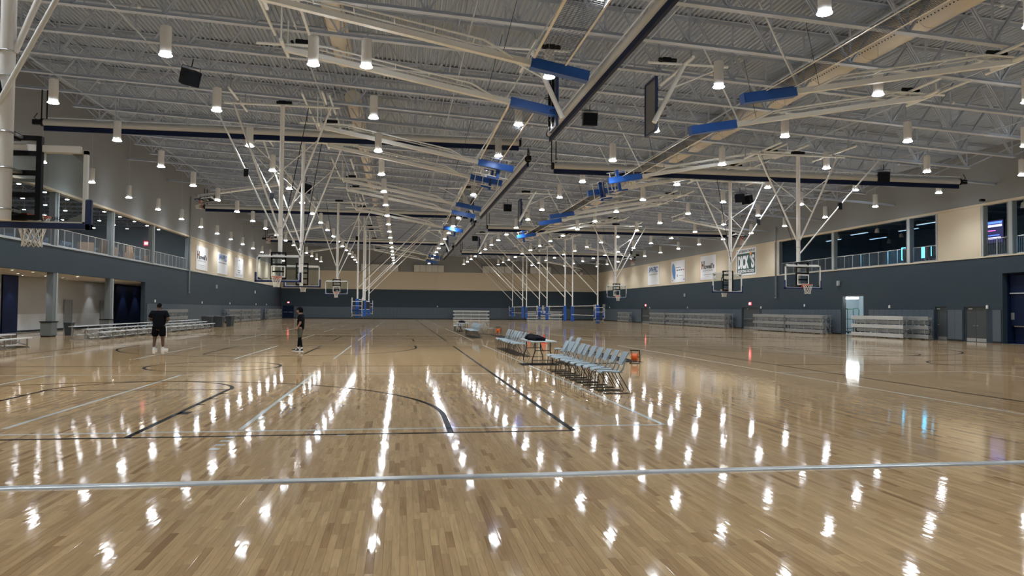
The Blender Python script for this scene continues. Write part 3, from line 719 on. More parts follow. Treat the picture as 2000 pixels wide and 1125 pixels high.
t = thing('equipment_cart', 'tall dark green steel cart standing inside the storage doorway', 'cart', (XR+1.6, 54.6, 0))
m_ = MB()
for y_ in (-.75, .75): m_.path([(-.25, y_, .15), (-.25, y_, 1.95), (-.2, y_*.93, 2.05), (.2, y_*.93, 2.05), (.25, y_, 1.95), (.25, y_, .15)], .03, 6)
for z_ in (.45, 1.2, 2.0): m_.bar((-.25, -.75, z_), (-.25, .75, z_), .04, .05)
m_.bar((-.25, 0, .3), (-.25, 0, 2.0), .04, .04); m_.build('cart_frame', green_m, t); MB().cbox(-.3, .3, -.8, .8, .12, .2, .01).build('deck', steel_b, t)
for sx in (-.22, .22):
    for sy in (-.65, .65): MB().tube((sx-.02, sy, .07), (sx+.02, sy, .07), .07, 12).build('caster', rubber, t)
t = thing('equipment_bin', 'dark storage bin stacked on a pallet inside the storage doorway', 'bin', (XR+1.4, 52.7, 0)); MB().cbox(-.4, .4, -.7, .5, .1, 1.0, .02).build('bin_body', steel_b, t); MB().cbox(-.45, .45, -.75, .55, 0, .1, .01).build('pallet', navy_w, t)
# snack counter in the navy recess
room('wall_kiosk', XR+.3, XR+4.2, 24.0, 37.65, 0.0, 4.0, navy_w, navy_w, open_side='x0')
t = thing('snack_counter', 'navy snack counter with a bright edge set in the dark recess', 'counter', (XR+.7, 31, 0))
MB().cbox(0, .7, -6.8, 6.55, 0, .98, .01).build('counter_body', navy_w, t); MB().box(-.06, .75, -6.8, 4.55, .98, 1.05).build('counter_top', mat('pale_edge', (.75, .76, .74), .4), t); MB().box(-.06, .75, 4.65, 6.55, .98, 1.05).build('counter_top', mat('pale_edge', (.75, .76, .74), .4), t)
t = thing('roller_shutter', 'dark navy roll shutter housing above the snack counter', 'shutter', (XR+.4, 31, 0)); MB().cbox(0, .3, -6.8, 6.55, 2.95, 3.98, .01).build('shutter_box', navy_w, t); MB().box(-.02, .32, -6.8, 6.55, 2.88, 2.95).build('bottom_bar', col_t, t)
t = thing('kiosk_pier', 'navy pier beside the snack counter opening', 'pier', (XR+.45, 36.55, 1.05)); MB().cbox(0, .5, -1.0, 1.0, 0, 1.83, .01).build('pier_body', navy_w, t)
MB().cbox(-.03, 0, -.3, -.05, .95, 1.15, .01).build('wall_switch', alu_d, t); MB().cbox(-.03, 0, .75, .98, .35, .75, .02).build('tablet_holder', alu_d, t)
t = thing('drink_fridge', 'dark undercounter fridge with metal shelves behind the snack counter', 'fridge', (XR+1.9, 35.0, 0)); MB().cbox(0, .7, -.8, .8, 0, 1.7, .01).build('cabinet', steel_b, t)
for z_ in (1.15, 1.3, 1.45, 1.6): MB().bar((-.02, -.7, z_), (-.02, .7, z_), .03, .02).build('shelf', alu_d, t)
# wall sensors, horns, conduits
def wall_box(name, label, cat, loc, sx, sy, sz, m, parts=True, group=None):
    t = thing(name, label, cat, loc, 0, group); MB().cbox(-sx/2, sx/2, -sy/2, sy/2, 0, sz, .008).build('housing', m, t); 
    MB().lathe([(.03, 0), (.02, .03)], (0, 0, sz), 8).build('cap', m, t); return t
for (x, y, z) in ((XR-.06, 38.72, 2.02), (XR-.06, 47.5, 2.06), (XR-.06, 58.6, 2.2), (XR-.06, 66.3, 2.03), (XR-.06, 84.6, 2.05), (XR-.06, 98.2, 2.05), (XR-.06, 118, 2.1), (XL+.06, 62.4, 2.05), (XL+.06, 76.5, 2.05), (XL+.06, 88.5, 2.05), (XL+.06, 104, 2.05), (XL+.06, 112, 2.05)):
    side = 'storage door' if x > 0 else 'mezzanine lobby'
    wall_box('alarm_strobe', 'small white alarm strobe just above the wall pads, %s side' % side, 'alarm', (x, y, z), .08, .13, .2, white, group='alarm strobes, %s wall' % side)
for x in (-6.5, 6.3): wall_box('alarm_strobe', 'small white alarm strobe on the end wall above the pads', 'alarm', (x, YF-.06, 2.05), .14, .1, .2, white, group='alarm strobes on the end wall')
for (x, y, z, lab) in ((XL+.1, 82, 3.7, 'small grey wall speaker under the blue letter poster'), (XL+.1, 103, 3.6, 'small grey wall speaker past the arch logo poster'), (XR-.1, 85.4, 3.5, 'small grey wall speaker under the blue insole poster'), (XR-.1, 53.6, 3.85, 'small grey wall speaker beside the nearest facing hoop on the storage side')):
    wall_box('wall_speaker', lab, 'speaker', (x, y, z), .16, .22, .38, col_t)
for x, y, lab, s in ((XL+.10, 71.7, 'grey conduit pipe running down the post at the tan wall edge', 1), (XR-.115, 63.3, 'dark conduit pipe running down the tan wall edge beside the windows', -1)):
    t = thing('conduit_pipe', lab, 'pipe', (x, y, 0)); MB().path([(0, 0, 3.0), (s*.02, 0, 3.1), (0, 0, 3.3), (0, 0, 12.0 if s > 0 else 9.6)], .05, 8).build('pipe', col_m, t, True)
    MB().path([(0, .16, 3.25), (0, .16, 8.2)], .035, 8).build('pipe', col_m, t, True); MB().cbox(-.05, .05, -.08, .24, 3.0, 3.12, .02).build('end_fitting', col_m, t)
t = thing('security_camera', 'small dark security camera on an arm above the wall television window', 'camera', (XR-.02, 38.6, 8.45)); MB().bar((0, 0, 0), (-.3, 0, .05), .05, .05).build('arm', wall_tan, t); MB().cbox(-.55, -.25, -.09, .09, -.06, .08, .02).build('camera_body', steel_b, t)

# ------------------------------------------------------------------ posters
def poster(x, side, y0, y1, z0, z1, label, art):
    """side +1 = faces +x (on the left wall); u runs left to right as read"""
    W = y1-y0; H = z1-z0; cy = (y0+y1)/2; cz = (z0+z1)/2
    t = thing('wall_poster', label, 'poster', (x, cy, cz)); t.rotation_euler = (PI/2, 0, PI/2*side)   # local x = right as read, local y = up, local z = out of wall
    MB().box(-W/2, W/2, -H/2, H/2, 0, .04).build('panel', paper, t)
    art(t, W, H)
def blk(t, a, b, c, d, m, name='print', z=.042): MB().box(a, b, c, d, .04, z).build(name, m, t)
def txt(t, s, cx, cy, w_, h_, m, bold=0.0, z=.046): obj('lettering', text_mesh(s, m, w_, h_, .006, bold), t, (cx, cy, z))
def art_jan(t, W, H):
    txt(t, 'JAN', -W*.225, H*.27, W*.36, H*.30, ink_b, .03); txt(t, 'PRO', W*.235, H*.27, W*.38, H*.30, ink_b, .03)
    MB().prism([(-W*.045, H*.30), (-W*.01, H*.20), (W*.05, H*.42), (W*.02, H*.42), (-W*.012, H*.27), (-W*.03, H*.33)], .04, .046).build('green_tick', ink_g, t)
    MB().prism([(-W*.04, H*.24), (-W*.01, H*.12), (W*.04, H*.30), (-W*.01, H*.2)], .04, .045).build('green_tick', ink_g, t)
    txt(t, 'CLEANING & DISINFECTING', 0, H*.03, W*.82, H*.06, ink_grey)
def art_how(t, W, H):
    blk(t, -W*.5, -W*.47, -H*.5, H*.5, ink_o, 'orange_edge', .044)
    txt(t, 'H', -W*.30, H*.12, W*.19, H*.34, ink_k, .04); txt(t, "owell's", W*.11, H*.06, W*.60, H*.22, ink_k, .03)
    MB().prism([(-W*.38, H*.06), (-W*.33, H*.08), (-W*.26, H*.14), (-W*.22, H*.15), (-W*.25, H*.10), (-W*.32, H*.045)], .046, .054).build('orange_swoosh', ink_o, t)
    txt(t, 'HEATING & AIR', 0, -H*.12, W*.62, H*.05, ink_grey)
    blk(t, -W*.28, W*.28, -H*.30, -H*.285, ink_grey, 'fine_print'); blk(t, -W*.12, W*.12, -H*.37, -H*.36, ink_grey, 'fine_print')
def art_insole(t, W, H):
    pts = []
    for k in range(28):
        a = 2*PI*k/28; y_ = math.sin(a); hw = .115+.02*math.sin(2.2*y_+.6); pts.append((-W*.30+W*hw*math.cos(a)*(1-.12*y_)+W*.05*(-y_), H*.02+H*.38*y_))
    MB().prism(pts, .04, .047).build('blue_insole', ink_lb, t)
    blk(t, -W*.17, W*.2, H*.17, H*.20, ink_grey, 'fine_print')
    for k, m_ in enumerate((ink_k, ink_k, ink_k, ink_pink)): blk(t, -W*.10+W*.145*k, W*.01+W*.145*k, H*.035, H*.085, m_, 'printed_word')
    blk(t, -W*.06, -W*.01, -H*.25, -H*.13, ink_grey, 'fine_print'); blk(t, W*.08, W*.38, -H*.20, -H*.18, ink_grey, 'fine_print')
    blk(t, W*.40, W*.46, -H*.42, -H*.35, ink_b, 'small_logo'); blk(t, -W*.45, -W*.36, -H*.43, -H*.38, ink_grey, 'small_logo')
def art_arch(t, W, H):
    o = MB().path([(W*.16*math.cos(a), H*.12+H*.30*math.sin(a) if math.sin(a) > 0 else H*.12+H*.14*math.sin(a), .045) for a in [2*PI*k/30 for k in range(30)]], .018, 5, True); o.build('arch_logo', ink_grey, t)
    MB().prism([(-W*.05, H*.36), (0, H*.44), (W*.05, H*.36)][::-1], .04, .046).build('arch_logo', ink_k, t); MB().path([(0, H*.0, .045), (-W*.04, H*.2, .045), (W*.02, H*.34, .045)], .014, 5).build('arch_logo', ink_grey, t)
    blk(t, -W*.17, W*.17, -H*.16, -H*.10, ink_grey, 'printed_word'); blk(t, -W*.13, W*.13, -H*.27, -H*.21, ink_grey, 'printed_word')
    for z_ in (-.36, -.41): blk(t, -W*.38, W*.38, H*z_, H*(z_+.018), ink_grey, 'fine_print')
def art_dick(t, W, H):
    blk(t, -W*.445, W*.455, -H*.43, H*.315, ink_dg, 'green_field', .043)
    txt(t, 'EVERY SEASON STARTS AT', 0, H*.405, W*.90, H*.085, ink_k, .025)
    txt(t, 'DICK', -W*.13, -H*.01, W*.56, H*.50, paper, .05); txt(t, 'S', W*.345, -H*.0, W*.16, H*.50, paper, .05)
    MB().prism([(W*.235+W*.05*math.cos(a), H*.29+H*.07*math.sin(a)) for a in [2*PI*k/16 for k in range(16)]], .043, .05).build('orange_ball', ink_o, t)
    MB().prism([(W*.19, H*.17), (W*.22, H*.05), (W*.25, H*.17), (W*.24, H*.22), (W*.2, H*.22)], .043, .05).build('white_tee', paper, t)
    txt(t, 'SPORTING GOODS', 0, -H*.345, W*.82, H*.11, paper, .03)
poster(XR, -1, 67.3, 71.6, 5.4, 8.12, 'green sporting goods poster with big white letters and an orange ball', art_dick)
poster(XR, -1, 76.6, 80.9, 5.33, 8.05, 'white poster with black bold name and orange swoosh, next to the green poster', art_how)
poster(XR, -1, 85.45, 90.05, 5.35, 8.05, 'white poster with a tall blue insole shape', art_insole)
poster(XR, -1, 94.6, 99.1, 5.33, 8.0, 'white poster with blue block letters and green tick, beside the insole poster', art_jan)
poster(XL, 1, 74.0, 78.4, 5.35, 7.68, 'white poster with black bold name and orange edge, beside the mezzanine post', art_how)
poster(XL, 1, 82.4, 87.0, 5.35, 7.66, 'white poster with blue block letters and green tick, beside the arch logo poster', art_jan)
poster(XL, 1, 90.8, 95.5, 5.33, 7.68, 'white poster with a slim grey arch logo', art_arch)
# panelled boxes on the end wall
for i, (a, b, n_, lab) in enumerate(((-6.6, -.4, 4, 'pale panelled box row on the end wall, four panels above the lowered net poles'), (2.2, 7.3, 5, 'pale panelled box row on the end wall, five panels under the curtain motor'), (13.9, 19.0, 4, 'pale panelled box row on the end wall behind the folded braces'), (22.2, 25.9, 3, 'short pale panelled box row on the end wall near the corner'))):
    t = thing('wall_duct_box', lab, 'duct', (a, YF-.5, 8.0)); w_ = (b-a)/n_
    MB().box(0, b-a, 0, .5, .02, 1.12).build('box_body', wall_up, t)
    for k in range(n_): MB().cbox(k*w_+.03, (k+1)*w_-.03, -.04, 0, .0, 1.15, .01).build('panel', mat('pale_panel', (.62, .61, .58), .6), t)

# ------------------------------------------------------------------ rolled divider curtains
def curtain(p, q, label, bottom):
    """rolled curtain between p and q (x, y); bottom = height of the batten's underside"""
    t = thing('divider_curtain', label, 'curtain', (p[0], p[1], bottom)); d = Vector((q[0]-p[0], q[1]-p[1], 0)); L_ = d.length
    t.rotation_euler = (0, 0, math.atan2(d.y, d.x))
    MB().tube((0, 0, .40), (L_, 0, .40), .165, 18).build('curtain_roll', curt_m, t, True)
    MB().cbox(0, L_, -.06, .06, 0, .24, .02).build('navy_batten', navy_w, t)
    for e, s in ((0, -1), (L_, 1)):
        MB().tube((e, 0, .40), (e+s*.12, 0, .40), .19, 14).build('end_cap', steel_b, t)
    MB().cbox(-.5, -.14, -.11, .11, .28, .52, .02).build('motor', steel_b, t); MB().path([(-.3, 0, .5), (-.45, 0, .62), (-.3, 0, .85)], .02, 6).build('motor_cable', steel_b, t)
    n = max(2, int(L_/3.0))
    for k in range(n+1):
        x = L_*k/n; wx = p[0]+d.x*k/n; h = bot(wx)-bottom
        m_ = MB(); m_.bar((x-.12, 0, .5), (x-.12, 0, h), .05, .03); m_.bar((x+.12, 0, .5), (x+.12, 0, h), .05, .03) if k in (0, n) else None
        m_.build('hanger_strap', steel_b if k in (0, n) else joist_m, t)
    MB().tube((0, .1, .66), (L_, .1, .66), .03, 8).build('drive_pipe', pipe_m, t)
for a, b, lab in ((9.5, 34.2, 'rolled grey divider curtain along the hall centre, between the first blue pads'), (40.4, 64.8, 'rolled grey divider curtain along the hall centre, second length past the first cross curtains'), (70.2, 94.5, 'rolled grey divider curtain along the hall centre, third length'), (99.5, 121, 'rolled grey divider curtain along the hall centre, length ending at the far wall')):
    curtain((7.0, a), (7.0, b), lab, 9.78)
for k, y in enumerate((38.09, 67.74, 97.39)):
    nm = ('first', 'second', 'third')[k]
    curtain((-17.1, y), (6.1, y), 'rolled grey cross curtain with navy batten, lobby half, %s from the floor strip' % nm, 10.15)
    curtain((32.1, y), (8.0, y), 'rolled grey cross curtain with navy batten, storage half, %s from the floor strip' % nm, 9.0)

# ------------------------------------------------------------------ basketball hoops
def hoop_parts(t, ztop, number=None, legs=True, brace_dx=3.2, hang=(), strap=True):
    """origin on the floor under the rim, rim toward -y, mast behind the board"""
    yb = .40
    b = MB().box(-.89, .89, yb, yb+.012, 2.93, 3.95).build('backboard_glass', glass_m, t)
    f = MB()
    for x in (-.895, .895): f.box(x-.03, x+.03, yb-.006, yb+.05, 2.90, 3.98)
    for z in (2.905, 3.955): f.box(-.925, .925, yb-.006, yb+.05, z-.03, z+.03)
    f.build('board_frame', mat('board_white', (.74, .78, .80), .4), t)
    sq = MB(); sq.box(-.305, .305, yb-.004, yb, 3.50, 3.55); sq.box(-.305, .305, yb-.004, yb, 3.05, 3.10); sq.box(-.305, -.255, yb-.004, yb, 3.10, 3.50); sq.box(.255, .305, yb-.004, yb, 3.10, 3.50)
    sq.build('target_square', mat('target_white', (.80, .82, .82), .4), t)
    p = MB(); p.cbox(-.99, .99, yb-.02, yb+.06, 2.83, 2.92, .015)
    for s in (-1, 1): p.cbox(s*.945-.045, s*.945+.045, yb-.02, yb+.06, 2.83, 3.27, .015)
    p.build('edge_padding', navy, t)
    for s in (-1, 1):
        for poly in ([(s*.86, 2.94), (s*.62, 2.94), (s*.86, 3.06)], [(s*.86, 3.93), (s*.86, 3.80), (s*.70, 3.93)]): MB().prism(poly, yb+.012, yb+.03, axis='y').build('corner_bracket', col_m, t)
    o = obj('lettering', text_mesh('GARED', ink_k, .22, .05, .003, .02), b, (-.55, yb-.003, 2.985)); o.rotation_euler = (PI/2, 0, 0)
    # steel carrier behind the glass
    fr = MB()
    for s in (-1, 1): fr.box(s*.30-.035, s*.30+.035, yb+.05, yb+.13, 2.95, 4.15)
    for z in (2.98, 3.30, 3.62, 3.90, 4.12): fr.box(-.30, .30, yb+.06, yb+.12, z-.035, z+.035)
    fr.bar((0, yb+.1, 4.12), (0, yb+.30, 4.12), .10, .10); fr.bar((0, yb+.1, 3.05), (0, yb+.30, 3.05), .12, .10)
    fr.build('steel_carrier', steel_b, t)
    MB().cbox(-.85, .85, yb+.05, yb+.11, 3.93, 4.03, .01).build('top_beam', white, t)
    # rim and net
    r = MB(); rr = .229
    r.path([(rr*math.cos(2*PI*k/28), rr*math.sin(2*PI*k/28), 3.05) for k in range(28)], .011, 6, True)
    r.box(-.11, .11, yb-.03, yb-.004, 2.93, 3.07); r.prism([(-.09, yb-.02), (-.16, .16), (.16, .16), (.09, yb-.02)], 3.035, 3.05); r.bar((-.07, yb-.03, 2.95), (-.12, .2, 3.04), .02, .02); r.bar((.07, yb-.03, 2.95), (.12, .2, 3.04), .02, .02)
    rim = r.build('rim', red_rim, t, True)
    nb = MB(); prof = [(.225, 3.04), (.195, 2.94), (.165, 2.84), (.14, 2.74), (.125, 2.66), (.135, 2.60)]
    for k in range(12):
        for sgn in (-1, 1):
            nb.path([(q*math.cos(2*PI*(k+.5*i*sgn)/12), q*math.sin(2*PI*(k+.5*i*sgn)/12), z) for i, (q, z) in enumerate(prof)], .0065, 4)
    nb.build('net', cord_m, t)
    # mast
    ym = yb+.42
    m_ = MB(); m_.tube((0, ym, 2.90), (0, ym, ztop), .095, 16); m_.build('mast', white, t, True)
    k_ = MB()
    for z in (3.05, 3.62, 4.12, 4.9, 5.25):
        k_.path([(.10*math.cos(2*PI*i/16), ym+.10*math.sin(2*PI*i/16), z) for i in range(16)], .012, 5, True)
        if z < 4.5: k_.bar((0, ym-.09, z), (0, yb+.12, z), .18, .04)
    k_.build('clamp_bands', alu_d, t)
    if number is not None:
        pl = MB().cbox(.30, .44, yb+.13, yb+.145, 3.5, 3.74, .008).build('number_plate', steel_b, t)
        for sy, rz in ((yb+.149, PI), (yb+.126, 0)):
            o = obj('lettering', text_mesh(number, white, .06, .13, .003, .02), pl, (.37, sy, 3.62)); o.rotation_euler = (PI/2, 0, rz)
    if not legs: return
    hw = 2.1; zl = 5.25
    for s in (-1, 1):
        g = MB().tube((s*.09, ym, zl), (s*hw, ym, ztop), .042, 10).build('side_leg', white, t, True)
        zm = zl+(ztop-zl)*.55; q = MB(); q.tube((s*.08, ym, ztop-(ztop-zl)*.52), (s*hw*.72, ym, zl+(ztop-zl)*.72), .022, 8); q.tube((s*.08, ym, ztop-(ztop-zl)*.52), (s*hw*.34, ym, zl+(ztop-zl)*.34), .022, 8); q.build('knee_strut', white, g, True)
    h = MB(); h.tube((-hw-.4, ym, ztop), (hw+.4, ym, ztop), .05, 10); h.build('header_pipe', pipe_m, t, True)
    for s in (-1, 1):
        MB().tube((s*(hw-.2), ym-1.85, ztop+.14), (s*(hw-.2), ym+1.85, ztop+.14), .05, 10).build('support_pipe', pipe_m, t, True)
        m_ = MB(); m_.tube((s*(hw-.2), ym, ztop), (s*(hw-.2), ym, ztop+.2), .07, 8); 
        for e in hang: m_.tube((s*(hw-.2), ym+e, ztop+.14), (s*(hw-.2), ym+e, ztop+.95), .03, 6)
        m_.build('beam_clamp', alu_d, t)
    # folding rear brace toward one side and lift strap
    z0 = 4.5
    mid = (brace_dx*.52, ym+.25, z0+(ztop-z0)*.52); end = (brace_dx, ym+.35, ztop)
    MB().tube((.05, ym+.1, z0), mid, .036, 10).build('folding_brace', pipe_m, t, True); MB().tube(mid, end, .036, 10).build('folding_brace', pipe_m, t, True)
    MB().cbox(mid[0]-.1, mid[0]+.1, mid[1]-.06, mid[1]+.06, mid[2]-.2, mid[2]+.15, .02).build('brace_hinge', steel_b, t)
    if strap: MB().bar((0, ym+.12, 4.6), (-brace_dx*.35, ym+.6, ztop+.1), .03, .012).build('lift_strap', steel_b, t)
    w_ = MB(); w_.cbox(-.2, .15, ym+.0, ym+.18, ztop+.06, ztop+.22, .02); w_.tube((.15, ym+.09, ztop+.15), (.38, ym+.09, ztop+.15), .07, 10); w_.tube((-.28, ym+.09, ztop+.12), (-.2, ym+.09, ztop+.12), .09, 10); w_.build('winch', steel_b, t)
def hoop(x, y, facing, label, ztop, number=None, bd=3.2):
    t = thing('basketball_hoop', label, 'basketball hoop', (x, y, 0), 0 if facing < 0 else PI, 'ceiling hung basketball hoops'); ymw = y-facing*.82; hoop_parts(t, ztop, number, True, bd, [-facing*(j-ymw) for j in JY if abs(j-ymw) < 1.85]); return t
hoop(-5.45, 11.87, 1, 'glass basketball hoop seen from behind, beside the mezzanine railing with blue couches', 10.75, '1', -3.0)
hoop(-5.3, 32.8, -1, 'glass basketball hoop facing the metal floor strip, before the arch logo poster', 10.75, None, -3.0)
hoop(-5.3, 41.6, 1, 'glass basketball hoop seen from behind, back to back with the one by the arch poster', 10.7, None, 3.0)
hoop(-5.3, 62.6, -1, 'distant glass basketball hoop facing the strip, beside lowered net poles, lobby half', 10.7, None, 3.0)
hoop(19.3, 32.55, -1, 'glass basketball hoop facing the metal floor strip, before the dark lounge windows', 9.45, None, 4.6)
hoop(19.3, 41.7, 1, 'glass basketball hoop seen from behind, in front of the green sporting goods poster', 9.45, '5', -3.2)
hoop(19.3, 63.5, -1, 'distant glass basketball hoop facing the strip, beside the blue letter poster', 9.45, None, 3.0)
# hoops folded up against the roof on the wall sides
def folded(x, y, z, side, label, L_=6.0, ang=80):
    """x,y,z = hinge; mast swung toward the wall (side -1 left, +1 right), board faces down"""
    t = thing('folded_hoop', label, 'basketball hoop', (0, 0, 0), 0, 'basketball hoops folded up to the roof')
    zt = 2.9+L_; hoop_parts(t, zt, None, False)
    # local hinge (0, .82, zt); rim side -y must turn to face the hall centre then down
    rzl = Matrix.Rotation(PI/2*(1 if side < 0 else -1), 4, 'Z')      # -y -> +x (left wall) / -x (right wall)
    sw = Matrix.Rotation(R(ang)*(1 if side < 0 else -1), 4, 'Y')
    M = Matrix.Translation((x, y, z)) @ sw @ rzl @ Matrix.Translation((0, -.82, -zt)); t.matrix_world = M
    t.location, t.rotation_mode = M.translation, 'QUATERNION'; t.rotation_quaternion = M.to_quaternion()
    g = MB(); g.tube((0, .95, zt), (0, 1.05, 3.8), .035, 8); g.build('folding_brace', pipe_m, t, True)
    MB().tube((-1.5, .82, zt), (1.5, .82, zt), .05, 8).build('header_pipe', pipe_m, t, True)
    Mi = M.inverted()
    for e in (-1.3, 1.3): MB().tube(Mi @ Vector((x, y+e, z)), Mi @ Vector((x, y+e, bot(x)+.1)), .03, 6).build('hanger_rod', pipe_m, t, True)
    MB().tube(Mi @ Vector((x, y-1.6, bot(x)-.06)), Mi @ Vector((x, y+1.6, bot(x)-.06)), .05, 8).build('support_pipe', pipe_m, t, True)
for k, y in enumerate((57.7, 87.0, 115.5)):
    nm = ('nearest the mezzanine post', 'above the arch logo poster', 'near the end wall corner')[k]
    folded(-9.2, y, 11.1, -1, 'basketball hoop folded flat under the roof, lobby side, %s' % nm)
    nm = ('above the green poster', 'above the blue letter poster', 'near the end wall corner')[k]
    folded(23.2, y+(1.3, 2.2, .4)[k], 9.5, 1, 'basketball hoop folded flat under the roof, storage side, %s' % nm)
# hoops folded at the hall centre, boards hanging edge-on
def centre_folded(x, y, s, label, z=9.1):
    t = thing('folded_hoop', label, 'basketball hoop', (x, y, z), 0, 'edge-on folded hoops by the centre curtain')
    MB().cbox(-.02, .02, -.53, .53, -.92, .92, .008).build('backboard', mat('board_back', (.16, .16, .155), .35), t)
    m_ = MB(); 
    for e in (-.56, .56): m_.cbox(-.05, .05, e-.04, e+.04, -.96, .96, .01)
    m_.box(-.05, .05, -.56, .56, -.98, -.92); m_.box(-.05, .05, -.56, .56, .92, .98); m_.build('edge_padding', navy, t)
    m_ = MB()
    for z_ in (-.6, -.2, .2, .6): m_.box(.05*s-.03, .05*s+.09*s+.03, -.3, .3, z_-.03, z_+.03)
    for y_ in (-.3, .3): m_.box(min(.05*s, .14*s), max(.05*s, .14*s), y_-.03, y_+.03, -.8, .8)
    m_.build('steel_carrier', steel_b, t)
    top = bot(x)-z-.25
    MB().tube((-.15*s, -.75, -.75), (.95*s, -.75, top), .09, 12).build('mast', pipe_m, t, True)
    m_ = MB(); m_.tube((.95*s, -1.6, top), (.95*s, 1.6, top), .055, 8); m_.tube((-.4*s, -.75, top+.02), (2.6*s, -.75, top+.02), .05, 8); m_.build('header_pipe', pipe_m, t, True)
    MB().tube((.45*s, -.75, top*.35), (2.4*s, -.75, top), .03, 8).build('folding_brace', pipe_m, t, True)
    w_ = MB(); w_.cbox(.3*s-.16, .3*s+.16, -.85, -.68, top+.07, top+.22, .02); w_.tube((.3*s+.16, -.76, top+.14), (.3*s+.36, -.76, top+.14), .07, 10); w_.tube((.3*s-.28, -.76, top+.12), (.3*s-.16, -.76, top+.12), .09, 10); w_.build('winch', steel_b, t)
    m_ = MB()
    for e in (-1.4, 1.4): m_.tube((.95*s, e, top), (.95*s, e, bot(x)-z+.05), .03, 6)
    m_.build('beam_clamp', alu_d, t)
    m_ = MB()
    for z_ in (-.5, -.1): m_.path([(.10*math.cos(2*PI*i/12)+(.19+(z_+.5)*.5)*s, -.75+.10*math.sin(2*PI*i/12), z_) for i in range(12)], .012, 4, True)
    m_.build('clamp_bands', steel_b, t)
for k, y in enumerate((25.3, 54.8, 84.3)):
    nm = ('between the first blue pads', 'past the first cross curtains', 'past the second cross curtains')[k]
    centre_folded(5.3, y, -1, 'folded hoop, dark board edge-on, lobby side of centre curtain, %s' % nm)
    centre_folded(8.9, y, 1, 'folded hoop, dark board edge-on, storage side of centre curtain, %s' % nm)

